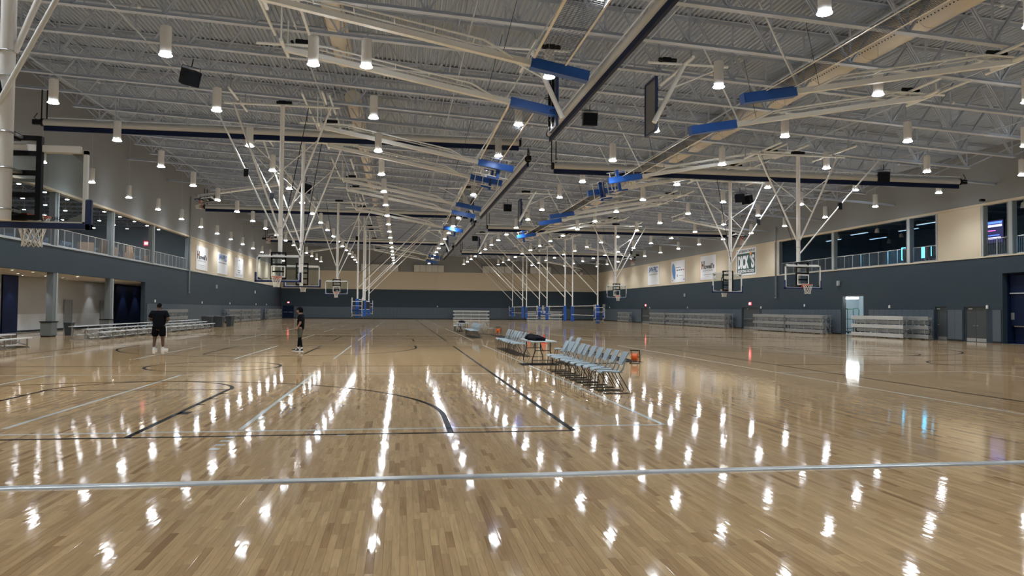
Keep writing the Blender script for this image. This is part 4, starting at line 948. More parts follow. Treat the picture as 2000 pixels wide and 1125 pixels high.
# ------------------------------------------------------------------ ceiling hung volleyball frames
def vnet(t, y0, y1, P0, d, n_, h):
    """net between the poles: P0 = point on pole (x,z) of upper tape, d = down-the-pole dir, h = height"""
    a = Vector((P0[0], y0, P0[1])); b = Vector((P0[0], y1, P0[1])); dd = Vector((d[0], 0, d[1]))
    o = MB(); o.bar(a, b, .012, .07, upv=dd); o.build('net_tape', cord_m, t)
    o = MB(); o.bar(a+dd*h, b+dd*h, .012, .05, upv=dd); o.build('net_tape', cord_m, t)
    g = MB(); L_ = y1-y0; k = 0
    for q in np.arange(.1, L_, .1): g.bar(a+Vector((0, float(q), 0)), a+Vector((0, float(q), 0))+dd*h, .005, .005)
    for q in np.arange(.1, h, .1): g.bar(a+dd*float(q), b+dd*float(q), .005, .005)
    stuff(g.build('net_mesh', cord_b, t))
def vball(hx, yc, side, hinge, L_, lowered, stands, label):
    t = thing('volleyball_frame', label, 'volleyball frame', (hx, yc, hinge), 0 if side < 0 else PI, 'ceiling hung volleyball frames')
    a = R(90) if lowered else R(10.4)
    d = Vector((math.cos(a), 0, -math.sin(a))); n = Vector((math.sin(a), 0, math.cos(a)))
    if lowered: d = Vector((0, 0, -1)); n = Vector((1, 0, 0))
    for py in (-5.25, 5.25):
        o = Vector((0, py, 0)); E_ = o+d*L_
        if lowered: MB().tube(o, E_, .075, 12).build('pole', white, t, True)
        else:
            MB().bar(o, o+d*(L_-1.6), .20, .16, upv=n).build('pole', pipe_m, t); MB().tube(o+d*(L_-1.7), E_-d*.02, .075, 12).build('pole_tip', white, t, True)
        # pad
        p0 = E_-d*1.75; pad = MB(); pad.bar(p0, E_, .30, .30, upv=n); pad.bar(p0+d*.05, E_-d*.05, .325, .26, upv=n); pad.build('pole_pad', blue, t)
        MB().bar(p0+n*.152+d*.1, E_+n*.152-d*.1, .02, .012, upv=n).build('pad_seam', navy, t)
        # brace
        if lowered:
            s0 = o+d*(L_-2.75); top = Vector((6.9, py, .25))
            for e in (-.07, .07): MB().tube(s0+Vector((.05, e, 0)), top+Vector((0, e, 0)), .034, 8).build('brace_arm', white, t, True)
            MB().cbox(top.x-.15, top.x+.15, py-.2, py+.2, top.z-.08, top.z+.08, .02).build('brace_anchor', pipe_m, t)
            MB().bar(s0+Vector((.05, 0, 1.2)), top+Vector((-.8, 0, -.1)), .014, .03).build('lift_cable', steel_b, t)
        else:
            s0 = o+d*(L_-2.3); top = o+d*1.1
            for e in (-.22, .22):
                MB().path([s0+Vector((0, e*.5, 0)), s0-d*.9+n*.26+Vector((0, e, 0)), top+n*.30+Vector((0, e, 0)), top-d*1.0+n*.1+Vector((0, e, 0))], .032, 8).build('brace_arm', pipe_m, t, True)
            w_ = MB()
            for k in range(5):
                q = s0-d*(1.2+k*1.15); w_.bar(q+n*.26+Vector((0, -.22, 0)), q+n*.26+Vector((0, .22, 0)), .03, .03)
            w_.build('brace_rungs', pipe_m, t)
            MB().tube(E_-d*2.6+n*.1, Vector((E_.x-2.0, py+.1, 1.0)), .008, 5).build('lift_cable', steel_b, t)
            MB().tube(E_-d*1.9+n*.1, Vector((E_.x-.4, py+.3, 1.2)), .028, 6).build('stay_rod', pipe_m, t)
        # head fittings
        m_ = MB(); m_.tube((0, py-.8, .02), (0, py+.8, .02), .06, 10); m_.tube((-.9, py, .14), (1.6, py, .14), .05, 8)
        for e in (-.7, .7): m_.tube((0, py+e, .02), (0, py+e, bot(hx)-hinge+.1), .03, 6)
        for e in (-.6, .6): MB().tube((e, py-1.7, bot(hx)-hinge-.045), (e, py+1.7, bot(hx)-hinge-.045), .05, 8).build('support_pipe', pipe_m, t, True)
        m_.build('head_pipe', pipe_m, t, True); w_ = MB(); w_.cbox(.35, .62, py-.09, py+.09, .2, .33, .02); w_.tube((.62, py, .27), (.85, py, .27), .07, 10); w_.tube((.25, py-.12, .22), (.25, py+.12, .22), .05, 8); w_.build('winch', steel_b, t)
        # judge stand
        if (py > 0) == (stands > 0) and stands:
            sg = 1 if py > 0 else -1; c = E_-d*.1+n*.0
            fr = MB()
            for e in (-.45, .45):
                q = c+n*e+Vector((0, sg*.35, 0)); fr.tube(q, q-d*1.75, .022, 6); fr.tube(q-d*.4, q-d*.4+Vector((0, sg*.55, 0)), .02, 6); fr.tube(q-d*1.3, q-d*1.3+Vector((0, sg*.55, 0)), .02, 6)
                fr.tube(q-d*.4+Vector((0, sg*.55, 0)), q-d*1.75+Vector((0, sg*.55, 0)), .02, 6)
            st_ = fr.build('judge_stand', white, t)
            for k in range(4):
                q = c-d*(.15+.42*k)+Vector((0, sg*.35, 0)); MB().tube(q-n*.45, q+n*.45, .026, 6).build('rung', white, st_)
            pl = MB(); q = c-d*.62+Vector((0, sg*.62, 0)); pl.bar(q-n*.45, q+n*.45, .5, .05, upv=d); pl.build('platform', navy, st_)
            gp = MB()
            for e in (-.47, .47):
                q = c+n*e+Vector((0, sg*.62, 0)); gp.bar(q-d*.55, q-d*1.05, .10, .10, upv=n)
            q = c-d*.55+Vector((0, sg*.35, 0)); gp.bar(q-n*.55, q+n*.55, .10, .14, upv=d); gp.build('guard_pad', blue, st_)
    s_up = L_-1.70
    vnet(t, -5.15, 5.15, (d.x*s_up+n.x*.12, d.z*s_up+n.z*.12), (d.x, d.z), n, .95)
    return t
PIT = 14.55; C0 = 73.8
for k in range(-4, 4):
    yc = C0+PIT*k+{0: .3, 2: 1.2, 3: .6}.get(k, 0); st_ = 1 if k % 2 == 0 else -1     # stands meet in pairs
    sR = -1 if k in (0, 2, -2, -4) else 1
    nameR = {-4: 'crossing above the nearest floor strip', -3: 'second from the floor strip', -2: 'third from the floor strip', -1: 'fourth from the floor strip', 0: 'lowered, nearest the wall doors', 1: 'lowered, second in the row', 2: 'lowered, third in the row', 3: 'lowered, next to the end wall'}[k]
    low = k >= 0
    vball(18.9 if low else 19.5, yc, 1, 9.9, 9.43, low, -sR, 'volleyball frame with blue pads and net, storage half, %s' % nameR)
    lowL = k in (0, 1)
    if k < 3:
        vball(-3.9, yc, -1, 10.3, 9.45, lowL, sR, 'volleyball frame with blue pads and net, lobby half, %s' % (nameR if lowL or not low else 'raised beyond the lowered ones'))

# ------------------------------------------------------------------ speakers under the joists
def speaker(x, y, z, rz, tilt, label):
    t = thing('ceiling_speaker', label, 'loudspeaker', (x, y, z), rz); t.rotation_euler = (tilt, 0, rz)
    MB().prism([(-.32, -.25), (.32, -.25), (.26, .25), (-.26, .25)], -.28, .28).build('cabinet', steel_b, t); MB().box(-.3, .3, -.262, -.25, -.25, .25).build('grille', mat('speaker_grille', (.010, .013, .020), .8, ior=1.2), t)
    m_ = MB(); m_.path([(-.35, 0, 0), (-.35, 0, .4), (.35, 0, .4), (.35, 0, 0)], .015, 6); m_.tube((0, 0, .4), (0, 0, .7), .02, 6); m_.build('bracket', steel_b, t)
speaker(-8.0, 29.0, 10.4, R(40), R(25), 'black loudspeaker tilted under a joist on the lobby half, before the cross curtain')
speaker(8.35, 32.0, 10.35, 0, R(10), 'black loudspeaker hanging level beside the centre curtain')
speaker(27.2, 38.0, 9.5, R(-25), R(15), 'black loudspeaker under a joist above the cross curtain on the storage half')
speaker(-6.0, 47.0, 9.2, R(40), R(20), 'black loudspeaker tilted beyond the first cross curtain on the lobby half')
speaker(22.9, 47.0, 9.5, R(-30), R(15), 'black loudspeaker beside the rear-facing hoop mast on the storage half')
speaker(23.6, 47.3, 9.45, R(-60), R(15), 'second black loudspeaker paired beside the rear-facing hoop mast')
speaker(8.4, 58, 9.9, 0, R(10), 'black loudspeaker hanging past the first cross curtains near the centre curtain')
speaker(8.4, 84, 9.9, 0, R(10), 'small distant black loudspeaker near the centre curtain')

# ------------------------------------------------------------------ bleachers
def open_bleacher(x, y0, L_, label):
    """rows step up toward -x; x = front edge"""
    t = thing('bleacher', label, 'bleacher', (x, y0, 0), 0, 'low unfolded bleachers by the lobby')
    hs = (.40, .545, .69); px = (-.15, -.78, -1.40)
    for h, q in zip(hs, px):
        s = MB().cbox(q-.125, q+.125, 0, L_, h-.045, h, .01).build('seat_plank', plank_m, t)
        for e in (-.006, L_): MB().box(q-.127, q+.127, e, e+.006, h-.048, h+.002).build('end_cap', alu, s)
    for h, q in ((.12, -.45), (.26, -1.08)): MB().cbox(q-.12, q+.12, .1, L_-.1, h-.04, h, .01).build('foot_plank', plank_m, t)
    n = max(2, round(L_/1.83)); fm_ = MB()
    for h, q in zip(hs, px): fm_.bar((q, 0, .02), (q, 0, h-.045), .05, .05)
    fm_.bar((px[0]+.1, 0, .02), (px[2]-.1, 0, .02), .05, .05); fm_.bar((px[0], 0, .08), (px[2], 0, .5), .04, .04); fm_.bar((px[0]-.3, 0, .1), (px[0]-.3, 0, .3), .04, .04)
    fme = fm_.mesh('support_frame', alu_d)
    cb = MB(); cb.bar((px[2], 0, .05), (px[2], L_/n, .55), .03, .03); cb.bar((px[1], L_/n, .05), (px[1], 0, .42), .03, .03); cbm = cb.mesh('cross_brace', alu)
    for k in range(n+1): obj('support_frame', fme, t, (0, .15+(L_-.3)*k/n, 0))
    for k in range(n): obj('cross_brace', cbm, t, (0, .15+(L_-.3)*k/n, 0))
open_bleacher(-15.0, 24.0, 9.0, 'low three row aluminium bleacher whose end stops beside the grey cabinet')
open_bleacher(-15.0, 39.9, 11.6, 'low three row aluminium bleacher starting beside the grey trash bin')
open_bleacher(-15.0, 51.7, 11.6, 'low three row aluminium bleacher ending at the cluster of dark bins')
def tipped(L_, label, loc, rz, front=plank_m, group='bleachers tipped up against the walls', end_off=0.0):
    """tipped-up bleacher: length along local y, seats face local -x, wall at +x"""
    t = thing('tipped_bleacher', label, 'bleacher', loc, rz, group)
    for i, z in enumerate((.20, .79, 1.38)):
        MB().cbox(-.05+.0*i, -.0, 0, L_, z-.125, z+.125, .008).build('seat_plank', front, t)
    for z in (.50, 1.09): MB().cbox(.22, .26, .3, L_-.25, z-.115, z+.115, .008).build('foot_plank', alu_d, t)
    n = max(2, round(L_/1.5)); f = MB()
    for xx in (.02, .48): f.bar((xx, 0, .03), (xx, 0, 1.50), .05, .05)
    for z in (.06, .62, 1.20, 1.47): f.bar((.0, 0, z), (.62, 0, z), .045, .045)
    f.bar((.5, 0, .1), (.05, 0, 1.2), .04, .04); fme = f.mesh('support_frame', alu)
    for k in range(n+1): obj('support_frame', fme, t, (0, .35+(L_-.7)*k/n, 0))
    wm = MB().tube((0, -.025, 0), (0, .025, 0), .07, 12).mesh('caster', rubber)
    for k in (0, n): obj('caster', wm, t, (.40, .42+(L_-.7)*k/n, .07))
    sh = MB(); 
    for z in (.2, .79, 1.38): sh.bar((.3, .05, z), (.3, L_-.05, z), .02, .18)
    sh.build('back_plank', alu_d, t)
RXB = XR-.85
tipped(5.6, 'tipped up bleacher with bright planks before the storage doorway, nearer of the pair', (RXB-.75, 44.0, 0), 0)
tipped(5.4, 'tipped up bleacher behind the bright planked one, end sticking out toward the single door', (RXB, 41.7+.9, 0), 0, alu_d)
for i, (y, dx, lab) in enumerate(((51.6+1.7, -.75, 'tipped bleacher beside the storage doorway, outer one'), (53.9, 0, 'tipped bleacher beside the storage doorway, against the pads'), (59.2, -.75, 'tipped bleacher overlapping the dark triple doors, outer one'), (60.0, 0, 'tipped bleacher just before the dark triple doors, against the pads'))): tipped(5.6, lab, (RXB+dx, y, 0), 0, alu_d)
for i, (y, dx, lab) in enumerate(((70.9, -.75, 'tipped bleacher just past the triple doors, outer one'), (71.4, 0, 'tipped bleacher just past the triple doors, against the pads'), (77.2, -.3, 'tipped bleacher second past the triple doors'), (83.3, -.3, 'tipped bleacher third past the triple doors'), (89.5, -.3, 'tipped bleacher just before the distant doorway'), (104.5, -.2, 'tipped bleacher past the distant doorway'))): tipped(5.6, lab, (RXB+dx, y, 0), 0, alu_d)
for i, (y, lab) in enumerate(((63.0, 'tipped bleacher behind the heavy walking person against the lobby side pads'), (84.5, 'tipped bleacher on the lobby side under the blue letter poster'), (91.0, 'tipped bleacher on the lobby side under the arch logo poster'), (97.2, 'tipped bleacher on the lobby side past the arch logo poster'), (109.0, 'tipped bleacher on the lobby side close to the corner'), (115.5, 'tipped bleacher on the lobby side at the corner exit'))): tipped(5.6, lab, (XL+.85, y+5.6, 0), PI, alu_d)
tipped(6.2, 'tipped up bleacher standing against the middle of the end wall', (15.1, YF-.95, 0), PI/2, plank_m); tipped(6.2, 'tipped up bleacher standing against the end wall behind the lowered nets', (27.8, YF-.95, 0), PI/2, plank_m)

# ------------------------------------------------------------------ chairs, tables and small things on the court side
def make_chair(label, group):
    t = thing('stacking_chair', label, 'chair', (0, 0, 0), 0, group)
    # seat: curved shell, front toward -x
    def shell(prof, w0, w1, th):
        m_ = MB(); nx = len(prof); ny = 7; vs = []; fs = []
        for k in (0, 1):
            for i, (x, z) in enumerate(prof):
                wd = w0+(w1-w0)*i/(nx-1)
                for j in range(ny):
                    u = -1+2*j/(ny-1); vs.append((x, u*wd, z+.012*u*u-k*th))
        N_ = nx*ny
        for i in range(nx-1):
            for j in range(ny-1):
                a = i*ny+j; fs.append((a, a+1, a+ny+1, a+ny)); fs.append((N_+a+ny, N_+a+ny+1, N_+a+1, N_+a))
        for i in range(nx-1):
            for j in (0, ny-1): a = i*ny+j; fs.append((a, a+ny, N_+a+ny, N_+a))
        for j in range(ny-1):
            for i in (0, nx-1): a = i*ny+j; fs.append((a, a+1, N_+a+1, N_+a))
        return m_.add(vs, fs)
    shell([(-.25, .425), (-.22, .45), (-.1, .452), (.05, .44), (.17, .435), (.21, .442)], .22, .20, .02).build('seat', seat_m, t, True)
    b = MB(); vs = []; fs = []; nz = 8; ny = 7
    for k in (0, 1):
        for i in range(nz):
            q = i/(nz-1); z = .585+.265*q; x = .215+.10*q+.03*q*q; wd = .13+.085*min(1, q*2.2)
            for j in range(ny): u = -1+2*j/(ny-1); vs.append((x-.025*u*u+k*.02, u*wd, z))
    N_ = nz*ny
    for i in range(nz-1):
        for j in range(ny-1): a = i*ny+j; fs.append((a, a+1, a+ny+1, a+ny)); fs.append((N_+a+ny, N_+a+ny+1, N_+a+1, N_+a))
        for j in (0, ny-1): a = i*ny+j; fs.append((a, a+ny, N_+a+ny, N_+a))
    for j in range(ny-1):
        for i in (0, nz-1): a = i*ny+j; fs.append((a, a+1, N_+a+1, N_+a))
    b.add(vs, fs); b.build('backrest', seat_m, t, True)
    for s in (-1, 1):
        MB().path([(.15, s*.19, .44), (.21, s*.195, .50), (.235, s*.20, .60), (.27, s*.2, .70)], .016, 8).build('back_stem', seat_m, t, True)
        MB().path([(-.19, s*.20, .43), (-.21, s*.225, .30), (-.235, s*.245, .03), (-.215, s*.247, .012), (-.18, s*.247, .011), (.30, s*.247, .011), (.335, s*.247, .014), (.345, s*.245, .035), (.22, s*.225, .25), (.12, s*.20, .43)], .0095, 8).build('sled_leg', frame_m, t, True)
    m_ = MB(); m_.tube((-.19, -.2, .427), (-.19, .2, .427), .009, 8); m_.tube((.12, -.2, .427), (.12, .2, .427), .009, 8); m_.build('under_seat_bar', frame_m, t, True)
    return t
G1 = 'pale blue chairs in the row nearest the metal strip'; L1 = 'pale blue plastic chair with dark sled legs in the long row beside the black runner'
ch = make_chair(L1, G1); first = True
def put(x, y, rz, lab, grp):
    global first
    o = ch if first else dup(ch, label=lab, group=grp)
    first = False; o.location = (x, y, 0); o.rotation_euler = (0, 0, rz); return o
ys = [15.16, 15.84, 16.41, 16.95, 17.58, 18.19, 18.76, 19.38, 19.98, 20.61]
for i, y in enumerate(ys): o = put(4.40+random.uniform(-.03, .03), y-.22, R(random.uniform(-4, 4)), L1 if i else 'pale blue plastic chair with dark sled legs at the free end of the long row', G1); o['label'] = L1 if i else 'pale blue plastic chair with dark sled legs at the free end of the long row'
for i in range(9): put(4.46+random.uniform(-.02, .02), 27.2+.62*i, R(random.uniform(-3, 3)), 'pale blue plastic chair in the row beyond the table with black bags', 'pale blue chairs in the row beyond the table')
put(5.30, 22.62, R(2), 'pale blue chair behind the bag table, nearer the long row', 'chairs behind the bag table'); put(5.30, 23.66, R(-3), 'pale blue chair behind the bag table, nearer the farther row', 'chairs behind the bag table')
for i in range(8): put(4.45, 43.6+.6*i, 0, 'pale blue plastic chair in the distant row before the far bag table', 'distant pale blue chairs before the far table')
for i in range(4): put(4.45, 56.2+.6*i, 0, 'pale blue plastic chair in the short distant row past the far bag table', 'distant pale blue chairs past the far table')
put(6.1, 49.6, R(180), 'single pale blue chair turned away beside the far bag table', 'chairs at the far bag table'); put(5.5, 51.2, R(0), 'single pale blue chair facing out beside the far bag table', 'chairs at the far bag table')
def fold_table(x, y, label):
    t = thing('folding_table', label, 'table', (x, y, 0))
    MB().cbox(-.40, .40, -1.12, 1.12, .705, .745, .012).build('table_top', table_m, t)
    for s in (-1, 1):
        y0 = s*.82
        for e in (-1, 1): MB().path([(e*.24, y0, .705), (e*.24, y0, .42), (e*.33, y0, .16), (e*.33, y0, .02)], .016, 8).build('leg', steel_b, t, True)
        m_ = MB(); m_.tube((-.33, y0, .14), (.33, y0, .14), .012, 6); m_.tube((-.24, y0, .44), (.24, y0, .44), .012, 6); m_.tube((0, y0, .44), (0, s*.32, .70), .01, 6); m_.build('leg_brace', steel_b, t, True)
    return t
fold_table(4.45, 23.5, 'grey folding table with black bags between two rows of pale chairs'); fold_table(4.5, 53.0, 'distant grey folding table with black bags between pale chairs')
def bag(x, y, z, sx, sy, sz, rz, label, grp=None):
    t = thing('black_bag', label, 'bag', (x, y, z), rz, grp)
    m_ = MB(); n = 14; vs = []; fs = []
    rings = [(0, .92), (.25, 1.0), (.6, .95), (.85, .7), (1.0, .35)]
    for h, k in rings:
        for i in range(n):
            a = 2*PI*i/n; c, s = math.cos(a), math.sin(a); q = (abs(c)**3+abs(s)**3)**(-1/3); w_ = 1+.07*math.sin(5*a+h*7)
            vs.append((sx/2*k*c*q*w_, sy/2*k*s*q*w_, sz*h*(1+.12*math.sin(3*a))))
    for j in range(len(rings)-1):
        for i in range(n): fs.append((j*n+i, j*n+(i+1) % n, (j+1)*n+(i+1) % n, (j+1)*n+i))
    fs += [tuple(range(n-1, -1, -1)), tuple(range((len(rings)-1)*n, len(rings)*n))]
    m_.add(vs, fs).build('bag_body', tee_m, t, True); MB().path([(-sx*.3, 0, sz*.9), (-sx*.1, .04, sz*1.12), (sx*.1, .04, sz*1.12), (sx*.3, 0, sz*.9)], .012, 6).build('bag_strap', steel_b, t, True)
bag(4.32, 23.05, .745, .5, .8, .15, .2, 'larger black bag lying on the nearer folding table'); bag(4.3, 24.05, .745, .36, .45, .16, -.3, 'smaller black bag lying on the nearer folding table'); bag(4.45, 53.2, .745, .5, 1.4, .14, 0, 'black bag lying on the distant folding table')
# cable ramps, reels and cones
def runner(x0, x1, y0, y1, label):
    t = thing('cable_runner', label, 'cable cover', ((x0+x1)/2, (y0+y1)/2, 0)); a = (x1-x0)/2; b = (y1-y0)/2
    m_ = MB(); c = .06; m_.add([(-a, -b, 0), (a, -b, 0), (a, b, 0), (-a, b, 0), (-a+c, -b+c, .006), (a-c, -b+c, .006), (a-c, b-c, .006), (-a+c, b-c, .006)], [(3, 2, 1, 0), (0, 1, 5, 4), (1, 2, 6, 5), (2, 3, 7, 6), (3, 0, 4, 7), (4, 5, 6, 7)]); m_.build('runner_body', rubber, t)
    m_ = MB()
    if a > b: m_.box(-a+c, a-c, -.02, .02, .006, .008)
    else: m_.box(-.02, .02, -b+c, b-c, .006, .008)
    m_.build('runner_rib', steel_b, t)
runner(3.75, 4.98, 22.35, 23.30, 'flat black cable runner on the floor under the bag table'); runner(7.35, 8.1, 23.6, 33.5, 'wide black floor runner lying behind the long row of chairs')
runner(5.02, 7.2, 22.95, 23.28, 'narrow black cable runner leading from the bag table to the orange reel'); runner(4.0, 6.6, 50.4, 50.75, 'distant flat black cable runner near the far bag table'); runner(6.0, 6.7, 42.0, 48.9, 'distant wide black floor runner before the far cord reel')
def reel(x, y, label, s=1.0):
    t = thing('cord_reel', label, 'cord reel', (x, y, 0), R(62))
    for e in (-.09, .09): MB().tube((0, e-.008, .24*s), (0, e+.008, .24*s), .19*s, 18).build('reel_disc', orange_m, t)
    MB().tube((0, -.08, .24*s), (0, .08, .24*s), .13*s, 14).build('wound_cord', orange_m, t, True); m_ = MB()
    for e in (-.14, .14): m_.path([(-.2*s, e, .015), (.2*s, e, .015), (.16*s, e, .3*s), (.05*s, e, .50*s), (-.12*s, e, .50*s)], .014, 6)
    m_.tube((-.12*s, -.14, .5*s), (-.12*s, .14, .5*s), .018, 8); m_.tube((-.2*s, -.14, .015), (-.2*s, .14, .015), .014, 6); m_.tube((0, -.14, .24*s), (0, .14, .24*s), .014, 6); m_.build('reel_stand', steel_b, t, True)
reel(7.62, 23.15, 'orange cord reel in a black stand at the end of the black runner', .85); reel(6.9, 51.5, 'distant red orange cord reel beside the far runner', .95)
def cone(x, y, label):
    t = thing('traffic_cone', label, 'cone', (x, y, 0)); MB().cbox(-.16, .16, -.16, .16, 0, .03, .015).build('cone_base', cone_m, t); MB().lathe([(.12, .03), (.03, .44), (.022, .46), (.0, .462)], n=18).build('cone_body', cone_m, t, True); MB().lathe([(.0845, .2), (.0625, .30)], n=18).build('cone_band', orange_m, t, True)
cone(7.3, 36.9, 'small red cone on the floor behind the bag table'); cone(7.4, 41.9, 'small red cone on the floor beyond the farther chair row')
# bins and cabinets near the lobby
def bin_(x, y, label, s=1.0, grp=None):
    t = thing('trash_bin', label, 'trash bin', (x, y, 0), 0, grp)
    m_ = MB(); a, b, h = .25*s, .30*s, .98*s
    m_.add([(-a*.78, -b*.78, 0), (a*.78, -b*.78, 0), (a*.78, b*.78, 0), (-a*.78, b*.78, 0), (-a, -b, h*.9), (a, -b, h*.9), (a, b, h*.9), (-a, b, h*.9)], [(3, 2, 1, 0), (0, 1, 5, 4), (1, 2, 6, 5), (2, 3, 7, 6), (3, 0, 4, 7)]); m_.build('bin_body', bin_m, t)
    MB().cbox(-a-.03, a+.03, -b-.03, b+.03, h*.9, h, .03).build('bin_lid', bin_m, t); MB().tube((-a*.6, -b*.5, .07), (-a*.6, b*.5, .07), .06, 10).build('wheel_axle', rubber, t); MB().tube((-a-.05, -b*.6, h*.86), (-a-.05, b*.6, h*.86), .02, 6).build('handle', bin_m, t)
bin_(-19.0, 46.0, 'dark grey trash bin by the lobby column', .78)
for i, (x, y) in enumerate(((-15.9, 65.0), (-15.3, 66.2), (-15.0, 68.2), (-15.9, 67.4), (-15.2, 69.8), (-16.6, 66.4))): bin_(x, y, 'dark wheeled bin in the cluster at the bleacher end', .98, 'cluster of dark wheeled bins')
for i, (x, y, lab) in enumerate(((-19.2, 44.0, 'low grey cabinet with a dark top beside the lobby column'), (-19.4, 52.6, 'low grey cabinet with a dark top behind the bleacher near the second column'))):
    t = thing('lobby_cabinet', lab, 'cabinet', (x, y, 0)); MB().cbox(-.3, .25, -.38, .38, .06, .80, .01).build('cabinet_body', mat('cab_grey', (.12, .14, .145), .5), t); MB().cbox(-.34, .29, -.42, .42, .80, .85, .01).build('cabinet_top', steel_b, t)
    MB().box(.25, .262, -.34, .34, .10, .77).build('door_panel', mat('cab_grey2', (.15, .17, .175), .5), t); MB().box(-.28, .2, -.34, .34, 0, .06).build('plinth', steel_b, t); MB().lathe([(.035, 0), (.03, .01)], (.27, .26, .66), 10).build('sticker', white, t)

# ------------------------------------------------------------------ people
def skin_mesh(J, edges, mats, root='pelvis', sub=2):
    names = list(J); idx = {n: i for i, n in enumerate(names)}
    me_ = bpy.data.meshes.new('skin'); me_.from_pydata([J[n][0] for n in names], [(idx[a], idx[b]) for a, b in edges], [])
    o = bpy.data.objects.new('skin', me_); COL.objects.link(o)
    md = o.modifiers.new('Skin', 'SKIN'); md.use_smooth_shade = True
    sv = me_.skin_vertices[0].data
    for n in names:
        r_ = J[n][1]; sv[idx[n]].radius = r_ if isinstance(r_, tuple) else (r_, r_); sv[idx[n]].use_root = (n == root)
    o.modifiers.new('Sub', 'SUBSURF').levels = sub
    dg = bpy.context.evaluated_depsgraph_get(); out = bpy.data.meshes.new_from_object(o.evaluated_get(dg))
    bpy.data.objects.remove(o); bpy.data.meshes.remove(me_)
    out.materials.clear(); out.materials.append(mats)
    return out
def join_meshes(name, parts, m):
    bm = bmesh.new()
    for p in parts: bm.from_mesh(p)
    me_ = bpy.data.meshes.new(name); bm.to_mesh(me_); bm.free()
    me_.materials.append(m)
    me_.polygons.foreach_set('material_index', [0]*len(me_.polygons)); me_.polygons.foreach_set('use_smooth', [True]*len(me_.polygons)); return me_
def head_mesh(c, s, m):
    """face toward -y"""
    m_ = MB(); m_.ball((0, 0, 0), .5, .5, .5, 20, 16); vs = []
    for x, y, z in m_.v:
        X = x*.156*s; Y = y*.20*s; Z = z*.235*s
        if z < -.1: k = 1-(-z-.1)*.55; X *= k; Y = Y*k-(.012*s*(-z))
        if y < -.35 and abs(x) < .1 and -.16 < z < .04: Y -= .026*s                    # nose
        if y < -.32 and abs(abs(x)-.18) < .07 and abs(z-.04) < .06: Y += .012*s          # eye sockets
        if y < -.36 and abs(x) < .14 and -.27 < z < -.2: Y -= .008*s                    # lips
        vs.append((c[0]+X, c[1]+Y, c[2]+Z))
    m_.v = vs
    for e in (-1, 1): m_.ball((c[0]+e*.079*s, c[1]+.008, c[2]-.005), .012*s, .028*s, .036*s, 8, 6)
    return m_.mesh('head', m, True)
def finger_set(wrist, d, thumb_side, m, s=1.0, curl=.5):
    """palm and five bent fingers from wrist along d"""
    d = Vector(d).normalized(); side = Vector(thumb_side).normalized(); nrm = d.cross(side).normalized(); W_ = Vector(wrist); m_ = MB(); m_.bar(W_-d*.01, W_+d*.085*s, .075*s, .03*s, upv=nrm)
    for k, (o_, l_) in enumerate(((.028, .070), (.010, .080), (-.010, .074), (-.028, .058))):
        p = W_+d*.08*s+side*o_*s; q = p+(d*(1-curl*.3)+nrm*curl*.5).normalized()*l_*.5*s; r_ = q+(d*(1-curl)+nrm*curl).normalized()*l_*.5*s
        m_.tube(p, q, .0095*s, 6, .0088*s); m_.tube(q, r_, .0088*s, 6, .0065*s)
    p = W_+d*.02*s+side*.034*s; q = p+(d*.6+side*.7+nrm*.2).normalized()*.042*s; m_.tube(p, q, .012*s, 6, .0105*s); m_.tube(q, q+(d*.9+side*.1+nrm*.2).normalized()*.032*s, .0105*s, 6, .008*s)
    return m_.mesh('hand', m)
def shoe(t, x, y, rz, sole, upper, m2):
    g = MB(); prof = [(-.10, .035), (-.06, .045), (.0, .044), (.08, .05), (.15, .046), (.19, .03)]
    for z0, z1, k, mi in ((0, .03, 1.06, 0), (.03, .075, 1.0, 1)):
        vs = []; n = len(prof)
        for z, kk in ((z0, k), (z1, k*.97)):
            for s in (-1, 1):
                for a, w_ in (prof if s < 0 else prof[::-1]): vs.append((s*w_*kk, -a, z if z == z0 or a < .08 else z-(a-.08)*.12))
        q = 2*n; g.add(vs, [tuple(range(q-1, -1, -1)), tuple(range(q, 2*q))]+[(i, (i+1) % q, q+(i+1) % q, q+i) for i in range(q)], mi)
    g.lathe([(.042, .06), (.045, .10), (.04, .115)], (0, .055, 0), 12, 1); g.bar((-.05, -.02, .06), (.05, -.02, .06), .05, .05, 2)
    o = g.build('shoe', [sole, upper, m2], t); o.location = (x, y, 0); o.rotation_euler = (0, 0, rz); return o

